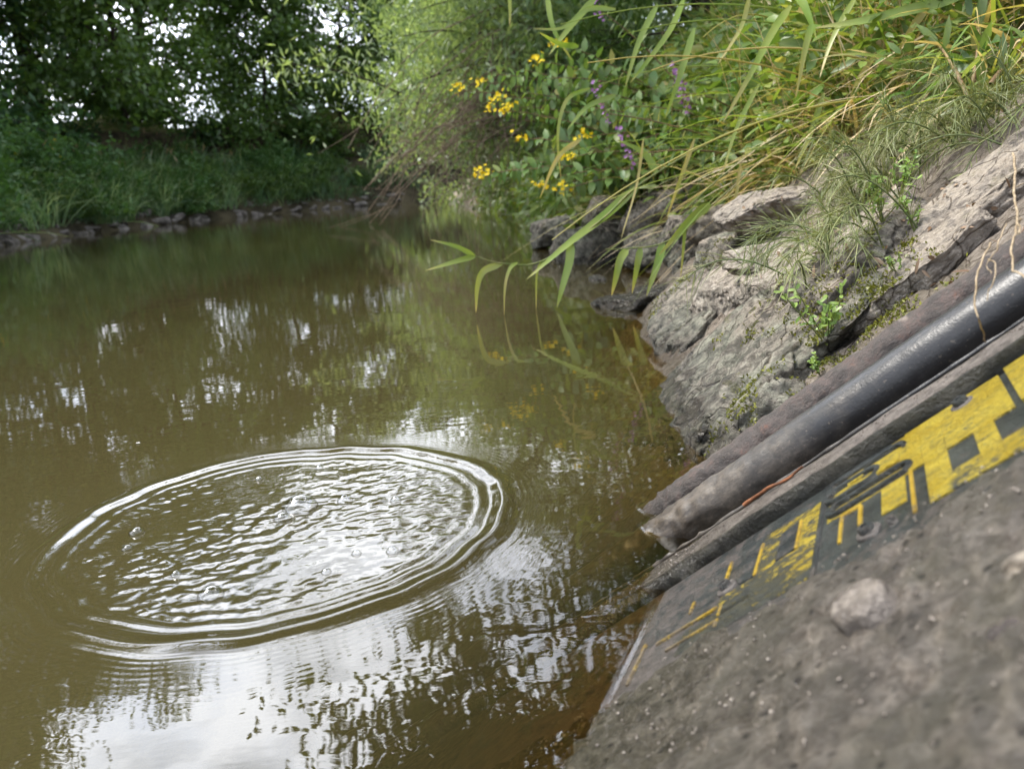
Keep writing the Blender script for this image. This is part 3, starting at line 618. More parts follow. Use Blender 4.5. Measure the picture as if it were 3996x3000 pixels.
def water_mat():
    b = NB('river_water'); p = b.pos()
    d = b.attr(); T = b.n('Math', {0: 2.718, 1: b.mth('MULTIPLY', d, -1 / .15)}, operation='POWER').outputs[0]
    n1 = b.noise(b.map(p, (1, 2.2, 1)), 5, 3, .5); n2 = b.noise(b.map(p, (1, 2.6, 1)), 22, 2, .5)
    y = b.n('SeparateXYZ', {0: p}).outputs[1]
    nor = b.bump(b.mth('ADD', n1, b.mth('MULTIPLY', n2, .22)), b.rng(y, 1, 8, .008, .022), .012)
    body = b.n('BsdfDiffuse', {'Color': b.ramp(b.noise(p, .5, 3), [(.2, (.044, .037, .0145)), (.8, (.052, .044, .0178))])})
    tr = b.n('BsdfTransparent', {'Color': (.86, .74, .5)})
    base = b.n('MixShader', {0: T, 1: body, 2: tr})
    gl = b.n('BsdfGlossy', {'Color': (1, 1, 1), 'Roughness': .0, 'Normal': nor})
    fr = b.n('Fresnel', {'IOR': 1.5, 'Normal': nor})
    return b.done(b.n('MixShader', {0: fr, 1: base, 2: gl}))
o = mb.build('water', water_mat()); tag(o, 'murky brown green river water with a wide ring of ripples', 'water', kind='structure')

# bubbles and floating bits
def film_mat():
    b = NB('bubble_film'); tr = b.n('BsdfTransparent', {'Color': (1, 1, 1)}); gl = b.n('BsdfGlossy', {'Roughness': .0})
    lw = b.n('LayerWeight', {'Blend': .28}).outputs['Facing']
    return b.done(b.n('MixShader', {0: b.rng(lw, .0, 1, .04, .8), 1: tr, 2: gl}))
M['film'] = film_mat()
BUB = [(648, 1095, .025, 'biggest bubble in the boiling centre of the ripple ring'), (610, 1120, .012, 'bubble at the near left side of the biggest bubble'), (745, 1080, .011, 'bubble just right of the biggest bubble'),
       (455, 1285, .0145, 'lone big bubble on the near side of the ripple ring'), (295, 1150, .010, 'bubble at the far left of the ripple ring'), (275, 1185, .007, 'small bubble just left below the far left bubble'),
       (855, 1080, .008, 'small bubble in the right half of the ripple ring'), (848, 1190, .008, 'small bubble near the right rim of the ring'), (705, 1235, .006, 'tiny bubble in the near middle of the ring'),
       (560, 1035, .006, 'tiny bubble beyond the biggest bubble, left'), (690, 1010, .006, 'tiny bubble beyond the biggest bubble, right'), (770, 1195, .006, 'tiny bubble between biggest bubble and near rim'), (380, 1240, .006, 'tiny bubble left of the lone big bubble')]
for px, py, rad, lab in BUB:
    rr_ = ray(px, py); t = -CAM[2] / rr_[2]; c = CAM + rr_ * t
    mb = MB(); lathe(mb, (0, 0, -.25 * rad), [(rad * math.cos(a), rad * .9 * math.sin(a)) for a in np.linspace(.1, math.pi / 2, 12)], 32)
    o = mb.build('bubble', M['film']); o.location = (c[0], c[1], .0008); tag(o, lab, 'bubble', 'bubbles inside the ripple ring')
M['white'] = simple('white_petal', (.7, .7, .68), (.8, .8, .78), 30, .6, .3, .1)
for px, py, lab in [(298, 958, 'white petal floating on dark water beyond the ripple ring'),]:
    rr_ = ray(px, py); c = CAM - rr_ * CAM[2] / rr_[2]
    mb = MB(); leaves(mb, V3(-.004, 0, .001)[None], V3(1, .2, .05)[None], V3(0, 0, 1)[None], .009, .004, 0); o = mb.build('petal', M['white']); o.location = c + V3(0, 0, .001); tag(o, lab, 'petal')


# ------------------------------------------------------------------ plants
def hit(px, py, lo=.25):
    dg = bpy.context.evaluated_depsgraph_get(); d = ray(px, py); o_ = CAM + d * lo
    for _ in range(6):
        ok, loc, nor, idx, ob, mx = sc.ray_cast(dg, Vector(o_), Vector(d))
        if not ok: return P(px, py), V3(0, 0, 1)
        if ob.name.split('.')[0] in ('rock', 'riverbank', 'concrete_slope', 'kerb'): return np.array(loc), np.array(nor)
        o_ = np.array(loc) + d * .01
    return P(px, py), V3(0, 0, 1)
def drop(p, n, up=.25):
    dg = bpy.context.evaluated_depsgraph_get(); o_ = p + n * up
    ok, loc, nor, idx, ob, mx = sc.ray_cast(dg, Vector(o_), Vector(-n))
    if ok and ob.name.split('.')[0] in ('rock', 'riverbank'): return np.array(loc), np.array(nor)
    return None, None
bpy.context.view_layer.update()

def tree(name, label, base, H, R, leafn, leaf, mat, lean=(0, 0), crown0=.25, seed=1, nl=16, cr=.45, up=.5, group=None, tall=1., narrow=.55, cat='tree', bark='bark', droop=0.):
    r = np.random.default_rng(seed); root = empty(name, base); tag(root, label, cat, group)
    tr = MB(); top = V3(lean[0], lean[1], H * .8); tp = bez((0, 0, -.3), (lean[0] * .2, lean[1] * .2, H * .45), top, 12)
    tp = tp + .03 * H * np.stack([fbm(tp * .3 + seed, 2, seed + k) for k in range(3)], -1) * np.linspace(0, 1, 12)[:, None] * V3(1, 1, .2)
    tube(tr, tp, np.linspace(.021 * H, .004 * H, 12), 8); cl = []
    for i in range(nl):
        f = crown0 + (1 - crown0) * (i + r.uniform(0, 1)) / nl; k = min(10.999, f * 11); a = tp[int(k)] * (1 - k % 1) + tp[int(k) + 1] * (k % 1)
        az = i * 2.399 + r.uniform(-.5, .5); el = r.uniform(-.1, .7) + (f - .4) * up
        Lr = R * r.uniform(.65, 1.1) * math.sqrt(max(.12, 1 - ((f - .45) / .62) ** 2))
        d = V3(math.cos(az) * math.cos(el), math.sin(az) * math.cos(el), math.sin(el)); e = a + d * Lr + V3(0, 0, -droop * Lr)
        pts = bez(a, a + d * Lr * .55 + V3(0, 0, .12 * Lr), e, 8); tube(tr, pts, np.linspace(.0075 * H, .0015 * H, 8), 5)
        for j in range(4, 8): cl.append(pts[j])
        for s_ in range(3):
            b0 = pts[r.integers(2, 7)]; d2 = unit(d + r.normal(0, .7, 3) + V3(0, 0, .1 - droop)); e2 = b0 + d2 * Lr * r.uniform(.3, .55)
            p2 = bez(b0, (b0 + e2) / 2 + V3(0, 0, .05 * Lr), e2, 5); tube(tr, p2, np.linspace(.003 * H, .001 * H, 5), 4); cl += [p2[2], p2[3], p2[4]]
    tr.build('trunk', M[bark], root)
    cl = np.array(cl); n = leafn; ci = r.integers(0, len(cl), n); bright = r.uniform(-.25, .25, len(cl))
    off = r.normal(0, 1, (n, 3)) * V3(1, 1, .6 + droop) * (cr * r.uniform(.55, 1.25, len(cl)))[ci][:, None]
    c = cl[ci] + off; nor = unit(r.normal(0, .7, (n, 3)) + V3(0, 0, .9)); ax = unit(r.normal(size=(n, 3)) + V3(0, 0, -.5 - 2 * droop))
    mb = MB(); flakes(mb, c, ax, nor, leaf * r.uniform(.7, 1.3, n), leaf * narrow * r.uniform(.8, 1.2, n), np.clip(.45 + bright[ci] + r.normal(0, .18, n), 0, 1))
    mb.build('crown', M[mat], root); return root

def farp(y, d): return far_pt(np.array([far_l(y)]), np.array([d]))[0]
FT = [  # y along shore, inland, height, crown radius, leaves, lean, crown start
    (6, 6.5, 12.5, 4.8, 14000, (2, 0), .02, 'tall dark tree on the far bank at the far left picture edge'),
    (10.5, 5.5, 12.5, 4.8, 25000, (2.2, -1), .03, 'dark tree whose lit lower branches hang over at the top left corner'),
    (13.6, 7.5, 11.8, 4.6, 25000, (1.5, -.5), .03, 'tall dark leafy tree at left with slanting trunk above the bushes'),
    (16.6, 6, 12.5, 4.8, 26000, (.6, -1), .03, 'dense dark tree left of the gap of bright sky under branches'),
    (19.6, 6.5, 12.5, 4.6, 26000, (.3, -.6), .03, 'dark tree with thick double looking trunk standing mid far bank'),
    (22.2, 5, 11.5, 4.4, 24000, (.4, -1.2), .03, 'dark tree with sky shining between its trunk and lower limbs'),
    (24.6, 6, 10, 4, 20000, (.8, -.8), .03, 'smaller dark tree at the right end of the dark row'),
    (26.4, 5.5, 8.2, 3.4, 14000, (.5, -.6), .03, 'mid green tree where the far bank bends, beside willow')]
for i, (y, d, H, R, n, ln, c0, lab) in enumerate(FT):
    tree('tree', lab, farp(y, d), H, R, n, .2, 'dark_leaf' if i < 5 else 'mid_leaf', ln, c0, 40 + i, 30, .55, droop=.12, group='dark trees along the far bank')
UT = [(9, 4.6, 'low dark bushy tree at the far left picture edge'), (12.2, 5.2, 'low dark bushy tree under the slanting trunk'), (15.2, 4.6, 'low dark bushy tree left of the bright gap under branches'), (18.2, 5.6, 'low dark bushy tree just right of the bright gap'), (21, 4.8, 'low dark bushy tree in front of the thick trunk'), (23.6, 4.4, 'low dark bushy tree above the eroded earth edge'), (25.8, 4.4, 'low green bushy tree at the far end of the eroded edge'), (27.4, 4.2, 'bushy tree where the far bank meets the willows'), (28.6, 3.6, 'last bushy tree behind the hanging willow twigs'), (20, 13, 'bushy tree standing back in the field behind the trunks'), (15.5, 14, 'bushy tree standing back in the field at left'), (11, 13, 'bushy tree deep in the field at the left picture edge')]
for i, (y, d, lab) in enumerate(UT):
    tree('tree', lab, farp(y, d), 4.6 + (i % 3) * .7, 2.5, 8000, .19, 'dark_leaf' if i < 4 else 'mid_leaf', (.5, -.4), .0, 140 + i, 16, .4, group='bushy understorey trees of the far bank')
BW = [(.55, 10.6, 2.3, 1.5, 'low willow shrub nearest at the waterline of right bank'), (.35, 14.2, 3, 2.0, 'willow shrub at the waterline behind the hanging twigs'), (-.2, 16.2, 3.2, 2.2, 'rounded willow shrub in the middle distance of right bank'), (-.8, 20.5, 3.6, 2.4, 'willow shrub near the river bend'), (-.6, 24.5, 4, 2.6, 'furthest willow shrub closing the river view'), (1.6, 7.2, 2, 1.4, 'green shrub on the bank behind the purple spikes')]
for i, (x, y, H, R, lab) in enumerate(BW):
    tree('willow', lab, (x + .3, y, zb(x + .3, y)[0] - .1), H, R, 9000, .12 + .03 * (y > 15), 'willow_leaf' if i < 5 else 'mid_leaf', (-.4, 0), .0, 160 + i, 18, .26, .3, narrow=.28, cat='willow', droop=.12, group='willow shrubs along the right bank')
tree('tree', 'pale green tree far back behind the end of the river', (-2.6, 36, 2.4), 7.4, 3.6, 9000, .17, 'mid_leaf', (0, 0), .1, 61, 18, .5)
tree('tree', 'second pale green tree far back, partly behind the willow', (1.6, 33, 2.4), 8, 3.8, 9000, .17, 'mid_leaf', (0, 0), .1, 62, 18, .5)
tree('tree', 'hazy green tree far back behind the middle of the willow', (5.5, 36, 2.4), 9.5, 4.5, 9000, .18, 'mid_leaf', (0, 0), .1, 63, 18, .5)
tree('tree', 'tall overhanging tree on the right bank, seen mirrored in the near water', (3.6, 9.8, 1.7), 10.8, 5.4, 56000, .19, 'mid_leaf', (-6.8, -1.0), .33, 64, 40, .48)
wl = tree('willow', 'grey green willow bush hanging over the water in the middle', (1.15, 12.6, .5), 4.2, 2.9, 24000, .125, 'willow_leaf', (-.9, -.4), .02, 71, 30, .3, .2, narrow=.24, cat='willow', droop=.12)
wl2 = tree('willow', 'taller pale willow further back behind the hanging willow bush', (1.2, 17.5, .8), 6.2, 3.0, 15000, .15, 'willow_leaf', (-1.2, 0), .08, 72, 24, .34, .3, narrow=.26, cat='willow', droop=.1)
wl3 = tree('willow', 'willow bush behind the yellow flowers at the right bank', (2.2, 8.8, 1.2), 4.2, 2.2, 18000, .11, 'willow_leaf', (-.6, .5), .1, 73, 20, .26, .3, narrow=.26, cat='willow', droop=.1)
mb = MB(); r = np.random.default_rng(5)
for k in range(60):
    a = V3(r.uniform(-1.1, .6), r.uniform(-2.6, -1.2), r.uniform(.6, 2.1)); e = V3(r.uniform(-2.9, -.9), r.uniform(-3.0, -1.3), r.uniform(-.55, .5)); m = (a + e) / 2 + V3(-.2, 0, r.uniform(.1, .6))
    p = bez(a, m, e, 10) + .05 * r.normal(size=(10, 3)) * np.linspace(0, 1, 10)[:, None]; tube(mb, p, np.linspace(.009, .0035, 10), 4)
    for q_ in range(3):
        b0 = p[r.integers(4, 9)]; tube(mb, bez(b0, b0 + r.normal(0, .15, 3), b0 + r.normal(0, .3, 3) + V3(-.25, 0, -.1), 5), np.linspace(.005, .0025, 5), 3)
mb.build('bare_twigs', M['twig'], wl)

# far bank ground cover
n = 12500; l = r.uniform(far_l(7), far_l(28), n); d = .3 + 3.1 * r.uniform(0, 1, n) ** .9
rt = far_pt(l, d); keep = fbm(rt * .8, 3, 2) > -.08; rt = rt[keep]; n = len(rt); rt[:, 2] -= .05
dd = unit(rng.normal(0, .35, (n, 3)) + V3(.25, -.1, 1)); mb = MB()
blades(mb, rt, dd, rng.uniform(.45, 1.1, n), rng.uniform(.018, .034, n), rng.uniform(.1, .6, n), np.clip(.3 + .3 * fbm(rt * .5, 2, 6) + rng.normal(0, .15, n), 0, .8), 3)
tag(mb.build('far_grass', M['bluegrass']), 'green grass covering the slope of the far bank', 'grass', kind='stuff')
n = 9000; l = far_l(19.8) + rng.normal(0, 2.2, n); d = np.clip(rng.normal(1.4, .8, n), .3, 3.1); rt = far_pt(l, d); rt[:, 2] -= .05; kp = fbm(rt * 1.3, 2, 12) > -.12; rt = rt[kp]; n = len(rt); mb = MB()
blades(mb, rt, unit(rng.normal(0, .32, (n, 3)) + V3(.05, -.2, 1)), rng.uniform(.7, 1.35, n), rng.uniform(.018, .032, n), rng.uniform(.15, .55, n), np.clip(.55 + rng.normal(0, .2, n), 0, 1), 4)
tag(mb.build('reed_bed', M['reed_bed']), 'tall pale blue green grass patch on the far bank', 'reeds', kind='stuff')
n = 120; l = far_l(19) + rng.normal(0, 3, n); d = rng.uniform(1.4, 3.2, n); rt = far_pt(l, d); rt[:, 2] += rng.uniform(.55, 1., n); mb = MB()
blades(mb, rt, unit(rng.normal(0, .3, (n, 3)) + V3(.2, 0, 1)), rng.uniform(.18, .32, n), .045, .3, rng.uniform(0, 1, n), 3)
tag(mb.build('seed_heads', M['plume']), 'pinkish brown grass seed heads above the far bank grass', 'seed heads', kind='stuff')
BV = []
for k in range(4):
    r = np.random.default_rng(200 + k); n = 1500; c = r.normal(0, 1, (60, 3)) * V3(.38, .38, .26) + V3(0, 0, .42); ci = r.integers(0, 60, n)
    p = c[ci] + r.normal(0, .09, (n, 3)); p[:, 2] = np.abs(p[:, 2]); br = r.normal(0, .2, 60)
    mb = MB(); flakes(mb, p, unit(r.normal(size=(n, 3)) * V3(1, 1, .5) + V3(0, 0, -.2)), unit(r.normal(0, .6, (n, 3)) + V3(0, 0, 1)), r.uniform(.07, .14, n), r.uniform(.04, .07, n), np.clip(.5 + br[ci], 0, 1))
    st = MB()
    for j in range(9): tube(st, bez((0, 0, -.1), r.normal(0, .1, 3) + V3(0, 0, .3), c[j], 5), np.linspace(.012, .004, 5), 4)
    BV.append((mb.mesh('foliage', M['mid_leaf']), st.mesh('stem', M['stem'])))
def bush(base, size, k, label, group, mat=None):
    root = empty('bush', base); tag(root, label, 'bush', group); root.scale = size; root.rotation_euler.z = k * 1.7
    for nm, me in zip(('foliage', 'stem'), BV[k % 4]):
        o = bpy.data.objects.new(nm, me); COL.objects.link(o); o.parent = root
        if mat and nm == 'foliage': o.material_slots[0].link = 'OBJECT'; o.material_slots[0].material = M[mat]
    return root
M['herb_far'] = leaf_mat('herb_far', [(0, (.025, .075, .022)), (.6, (.065, .15, .045)), (1, (.14, .24, .08))], .38, .02)
r = np.random.default_rng(31)
for k in range(17):
    y = 10.2 + 16.6 * k / 17; sc_ = r.uniform(1.2, 1.8) * (.72 if 20.5 < y < 24 else 1)
    bush(farp(y, r.uniform(3.0, 4.1)) - V3(0, 0, .3), (sc_, sc_, sc_ * r.uniform(.85, 1.1)), k + 3, 'tall leafy bush growing over the dark edge of the far bank', 'tall bushes along the far bank edge', 'herb_far' if k % 3 else 'dark_leaf')
for k in range(48):
    y = 10.5 + 9.2 * k / 48 + r.uniform(-.3, .3); d = r.uniform(.4, 2.8); sc_ = r.uniform(.75, 1.25)
    bush(farp(y, d), (sc_, sc_, sc_ * r.uniform(.8, 1.1)), k, 'low leafy green bush in the growth on the left part of the far bank', 'low bushes on the far bank', 'herb_far')
for k in range(34):
    y = 16.5 + 9.5 * r.uniform(); s_ = r.uniform(.5, .95); bush(farp(y, r.uniform(.35, 2.9)), (s_, s_, s_ * r.uniform(.8, 1.2)), k + 1, 'small leafy bush among the reeds and grass of the far bank', 'small bushes among the far reeds', ['herb_far', 'mid_leaf', 'dark_leaf', 'herb_far'][k % 4])
for k in range(18):
    y = 21.5 + 5.5 * k / 18; bush(farp(y, r.uniform(.7, 2.2)), (.75, .75, .6), k + 2, 'low bright green bush on the far bank below the dark bank edge', 'bright bushes at the far river bend', 'mid_leaf')
for k, (y, d, s_) in enumerate([(10.6, 3.9, 2.3), (12.4, 4.1, 2.2), (14.4, 4.3, 1.9), (26.8, 3.4, 1.7)]):
    bush(farp(y, d) - V3(0, 0, .25), (s_, s_, s_ * .8), k, ['big dark bush on the far bank top at the left picture edge', 'big dark bush right of the leftmost big bush', 'dark bush below the slanting tree trunk', 'large green bush at the right end of the eroded edge'][k], 'big bushes on the far bank', 'dark_leaf' if k < 3 else 'mid_leaf')
# yellow flowers on the far bank: one plant, then copies
gr = empty('goldenrod', (0, 0, 0)); mb = MB(); r = np.random.default_rng(8); tube(mb, bez((0, 0, 0), (.02, 0, .4), (.05, .03, .85), 6), .006, 4); mb.build('stem', M['stem'], gr)
mb = MB(); n = 40; flakes(mb, V3(.05, .03, .85) + r.normal(0, .035, (n, 3)), rdir(n), rdir(n), .035, .025, r.uniform(0, 1, n)); mb.build('flower_head', M['yellow_petal'], gr)
tag(gr, 'small yellow flowering plant among the bushes of the far bank', 'wildflower', 'yellow flowers on the far bank')
for k in range(20):
    g = gr if k == 0 else gr.copy()
    if k:
        COL.objects.link(g)
        for ch in gr.children: c = ch.copy(); COL.objects.link(c); c.parent = g
    g.location = farp(14.2 + 6 * r.uniform(), r.uniform(.9, 2.7)); g.rotation_euler.z = r.uniform(0, 6); g.scale = (1, 1, r.uniform(.8, 1.2))
# riprap of the far shore
RM = []
for k in range(6): mb = MB(); rock_mesh(mb, .26, .2, .13, 300 + k, 3); RM.append(mb.mesh('riprap_stone', M['far_rock']))
k = 0; l = far_l(10.8)
while l < far_l(28.5):
    for row in range(2):
        o = bpy.data.objects.new('riprap_stone', RM[k % 6]); COL.objects.link(o); sc_ = r.uniform(.4, 1.15) * (1 if row == 0 else .85)
        o.location = far_pt(np.array([l + r.uniform(-.15, .15)]), np.array([.12 + .34 * row + r.uniform(-.12, .12)]))[0] + V3(0, 0, r.uniform(-.1, .02)); o.rotation_euler = (r.uniform(-.4, .4), r.uniform(-.4, .4), r.uniform(0, 6.3)); o.scale = (sc_, sc_ * r.uniform(.8, 1.2), sc_)
        tag(o, 'grey riprap stone at the foot of the far bank', 'stone', 'riprap stones along the far bank'); k += 1
    l += r.uniform(.26, .48)

# right bank: ground leaves, grass, straw
S0 = lambda y: np.interp(y, [1.2, 2.0, 2.5, 3, 4, 9], [.62, .58, .42, .28, .16, .05])
def roots(n, y0, y1, smax, pw=1.4, r=rng):
    y = y0 + (y1 - y0) * r.uniform(0, 1, n) ** pw; s_ = S0(y) + (smax - S0(y)) * r.uniform(0, 1, n) ** 1.1; p = bank_pt(s_, y); p[:, 2] -= .03; return p
n = 27000; p = roots(n, 1.75, 10, 1.9, 1.5); p[:, 2] += .03 + rng.uniform(0, 1, n) ** 1.3 * .5; p[:, 0] -= rng.uniform(0, .12, n); mb = MB()
leaves(mb, p, rng.normal(0, 1, (n, 3)) * V3(1, 1, .5) + V3(-.5, -.5, -.1), rng.normal(0, .5, (n, 3)) + V3(-.1, -.15, 1), rng.uniform(.045, .1, n) * np.clip((p[:, 1] - .9) / 1.7, .4, 1), rng.uniform(.02, .042, n) * np.clip((p[:, 1] - .9) / 1.7, .4, 1), np.clip(.42 + .35 * fbm(p * 3, 2, 4) + rng.normal(0, .22, n), 0, 1))
n = 8000; yy = 4.6 + 10 * rng.uniform(0, 1, n); p = bank_pt(rng.uniform(-.12, .75, n), yy); p[:, 2] = np.maximum(p[:, 2], 0) + .02 + rng.uniform(0, 1, n) ** 1.3 * .5
leaves(mb, p, rng.normal(0, 1, (n, 3)) * V3(1, 1, .5) + V3(-.6, -.4, -.4), rng.normal(0, .5, (n, 3)) + V3(-.2, -.2, 1), rng.uniform(.06, .12, n), rng.uniform(.025, .045, n), np.clip(.4 + .35 * fbm(p * 2, 2, 4) + rng.normal(0, .2, n), 0, 1))
tag(mb.build('undergrowth', M['herb']), 'dense small leaved green undergrowth covering the right bank', 'undergrowth', kind='stuff')
mb = MB(); n = 3300; p = roots(n, 1.55, 8, 1.9, 1.8)
blades(mb, p, rng.normal(0, .6, (n, 3)) + V3(-.05, -.25, 1.1), rng.uniform(.3, .9, n) * np.clip((p[:, 1] - 1.2) / 1.3, .25, 1), rng.uniform(.006, .015, n), rng.uniform(.1, .75, n), np.clip(.5 + .3 * fbm(p * 2.2, 2, 9) + rng.normal(0, .16, n), 0, 1), 7)
n = 900; p = roots(n, 2.1, 6, 1.5, 1.5)
blades(mb, p, rng.normal(0, .6, (n, 3)) + V3(-.1, -.3, 1), rng.uniform(.25, .65, n), rng.uniform(.004, .009, n), rng.uniform(.1, .8, n), np.clip(.62 + rng.normal(0, .2, n), 0, 1), 6)
tag(mb.build('bank_grass', M['grass']), 'long arching green and yellowing grass on the right bank', 'grass', kind='stuff')
mb = MB(); n = 4200; c = P(1860, 150); yy = np.clip(c[1] - .3 + rng.normal(0, .6, n), 2.0, 5); p = bank_pt(np.clip(rng.normal(.92, .2, n), S0(yy), 1.7), yy); p[:, 2] -= .02
blades(mb, p, rng.normal(0, .6, (n, 3)) + V3(-.1, -.4, .9), rng.uniform(.16, .44, n), rng.uniform(.004, .013, n), rng.uniform(.1, .7, n), np.clip(rng.normal(.5, .22, n), 0, 1), 5)
n = 4200; p = roots(n, 1.6, 7, 1.7, 1.7)
blades(mb, p, rng.normal(0, .7, (n, 3)) + V3(-.1, -.4, .8), rng.uniform(.2, .5, n) * np.clip((p[:, 1] - 1.1) / 1.2, .3, 1), rng.uniform(.004, .014, n), rng.uniform(.2, .8, n), np.clip(rng.normal(.55, .22, n), 0, 1), 6)
n = 520; p = roots(n, 2.1, 5, 1.3, 1.6)
blades(mb, p, rng.normal(0, .22, (n, 3)) + V3(-.08, -.2, 1), rng.uniform(.35, .8, n), rng.uniform(.003, .006, n), rng.uniform(.0, .25, n), np.clip(rng.normal(.6, .2, n), 0, 1), 6)
tag(mb.build('dry_grass', M['straw']), 'dry straw coloured grass tussock and stalks on the right bank', 'dry grass', kind='stuff')

# shapes given by where they pass: a ribbon leaf through places
def path(pts): return catmull(np.array([at(*q_) for q_ in pts]), 6)
def ribbon(mb, c, w, tint, taper=.7, twist=0., fold=.2):
    n = len(c); t = np.linspace(0, 1, n); tg = unit(np.gradient(c, axis=0)); vw = unit(CAM - c + V3(0, 0, .6) + rng.normal(0, .15, 3)); sd_ = unit(np.cross(tg, vw))
    if twist: nn = np.cross(sd_, tg); a = (twist * t)[:, None]; sd_ = sd_ * np.cos(a) + nn * np.sin(a)
    nn = np.cross(sd_, tg); hw = (w * .5 * np.minimum(1, t * 5 + .35) * (1 - t ** 1.8) ** taper)[:, None]
    v = np.stack([c - sd_ * hw + nn * hw * fold, c, c + sd_ * hw + nn * hw * fold], 1).reshape(-1, 3)
    mb.add(v, grid_faces(n, 3), tint + np.repeat(.5 * t ** 5 + .12 * fbm(c * 20, 2, 5), 3))
def reed(label, stem, lvs, r0=.005):
    c = path(stem); root = empty('reed', c[0]); tag(root, label, 'reed', 'reeds arching over the water')
    mb = MB(); tube(mb, c, np.linspace(r0, r0 * .35, len(c)), 6); rel(mb, root).build('stem', M['stem'], root)
    for pts, w_, tn in lvs:
        mb = MB(); ribbon(mb, path(pts), w_ * .85, tn, twist=rng.uniform(-.5, .5)); rel(mb, root).build('leaf', M['reed'], root)
reed('long green reed reaching furthest out over the water, its tip leaves forked', [(1860, 205, 3.05), (1700, 250, 2.95), (1550, 300, 2.85), (1386, 395, 2.75), (1302, 472, 2.68), (1174, 562, 2.6), (1090, 569, 2.57), (1026, 553, 2.55)],
     [([(1026, 553, 2.55), (985, 532, 2.53), (928, 517, 2.5)], .02, .45), ([(1026, 553, 2.55), (985, 564, 2.5), (918, 584, 2.46)], .022, .5),
      ([(1085, 569, 2.57), (1045, 585, 2.55), (1031, 620, 2.54), (1028, 676, 2.53)], .026, .7), ([(1118, 566, 2.58), (1101, 580, 2.56), (1091, 620, 2.55), (1089, 682, 2.55)], .014, .75), ([(1174, 560, 2.6), (1160, 590, 2.6), (1158, 672, 2.6)], .011, .7),
      ([(1372, 405, 2.74), (1310, 462, 2.7), (1230, 524, 2.62), (1136, 604, 2.55)], .04, .45), ([(1233, 520, 2.63), (1230, 565, 2.6), (1215, 620, 2.58), (1203, 664, 2.58)], .034, .4), ([(1420, 375, 2.78), (1390, 330, 2.8), (1330, 300, 2.8)], .03, .5)])
reed('reed bending down to the water with its leaves hanging in a row', [(1960, 235, 2.5), (1800, 262, 2.5), (1700, 300, 2.5), (1550, 432, 2.5), (1442, 520, 2.5), (1358, 536, 2.5), (1308, 538, 2.5)],
     [([(1534, 440, 2.5), (1490, 475, 2.48), (1422, 552, 2.44)], .034, .5), ([(1355, 537, 2.5), (1340, 560, 2.48), (1330, 600, 2.47), (1321, 638, 2.47)], .03, .55), ([(1384, 534, 2.5), (1376, 575, 2.49), (1365, 634, 2.49)], .026, .5),
      ([(1432, 524, 2.5), (1420, 570, 2.48), (1396, 640, 2.47)], .032, .45), ([(1480, 490, 2.5), (1476, 540, 2.5), (1470, 600, 2.5)], .012, .6)])
reed('bare grey reed stalk crossing the grass, almost without leaves', [(1990, 243, 2.35), (1904, 245, 2.35), (1780, 268, 2.38), (1655, 310, 2.4), (1560, 380, 2.42), (1480, 452, 2.45)], [([(1600, 352, 2.41), (1590, 420, 2.4), (1575, 470, 2.4)], .012, .9)], .006)
LB = [([(1708, 12, 2.2), (1668, 70, 2.15), (1621, 160, 2.1), (1560, 268, 2.08)], .03, .6), ([(1718, -20, 2.1), (1740, 20, 2.05), (1764, 84, 2.0)], .034, .4), ([(2075, -5, 1.75), (1960, 22, 1.8), (1860, 45, 1.85), (1760, 60, 1.9)], .034, .5), ([(1754, 50, 2.0), (1738, 110, 1.98), (1718, 215, 1.95)], .024, .65),
      ([(1480, -10, 2.6), (1450, 60, 2.5), (1400, 130, 2.4), (1360, 180, 2.35)], .026, .45), ([(1290, -10, 3), (1230, 60, 2.9), (1185, 120, 2.85)], .036, .5), ([(1330, 20, 2.9), (1270, 20, 2.9), (1215, 60, 2.85), (1150, 62, 2.8)], .026, .4), ([(1180, -20, 3), (1195, 60, 2.95), (1235, 130, 2.95)], .028, .5), ([(1100, -20, 3), (1102, 20, 3), (1101, 56, 3)], .02, .75),
      ([(1250, 100, 2.9), (1210, 95, 2.85), (1165, 70, 2.8)], .03, .35), ([(1420, 10, 2.7), (1380, 90, 2.65), (1350, 190, 2.6)], .03, .45), ([(1850, -10, 2.0), (1800, 80, 1.98), (1770, 170, 1.95)], .02, .7), ([(1620, -10, 2.4), (1600, 60, 2.4), (1550, 140, 2.35)], .02, .8), ([(2000, 20, 1.9), (1970, 60, 1.9), (1935, 120, 1.85)], .025, .95),
      ([(1275, 190, 3), (1225, 215, 2.95), (1205, 290, 2.92), (1212, 390, 2.92)], .022, .6), ([(1330, 205, 3), (1270, 230, 2.95), (1225, 280, 2.9)], .03, .35), ([(1255, 300, 2.9), (1205, 340, 2.86), (1165, 430, 2.85)], .026, .95), ([(1500, 60, 2.6), (1470, 160, 2.55), (1435, 260, 2.55)], .03, .4),
      ([(1640, 180, 2.3), (1590, 280, 2.3), (1560, 380, 2.3)], .02, .6), ([(1780, 200, 2.1), (1750, 290, 2.1), (1715, 370, 2.05)], .022, .65), ([(1890, 120, 2.0), (1850, 180, 1.98), (1830, 260, 1.95)], .018, .9), ([(1500, 300, 2.6), (1465, 400, 2.6), (1440, 470, 2.6)], .02, .9), ([(1390, 300, 2.7), (1375, 400, 2.7), (1340, 520, 2.65)], .014, .95)]
mb = MB()
for pts, w_, tn in LB: ribbon(mb, path(pts), w_ * .68, tn, twist=rng.uniform(-.6, .6))
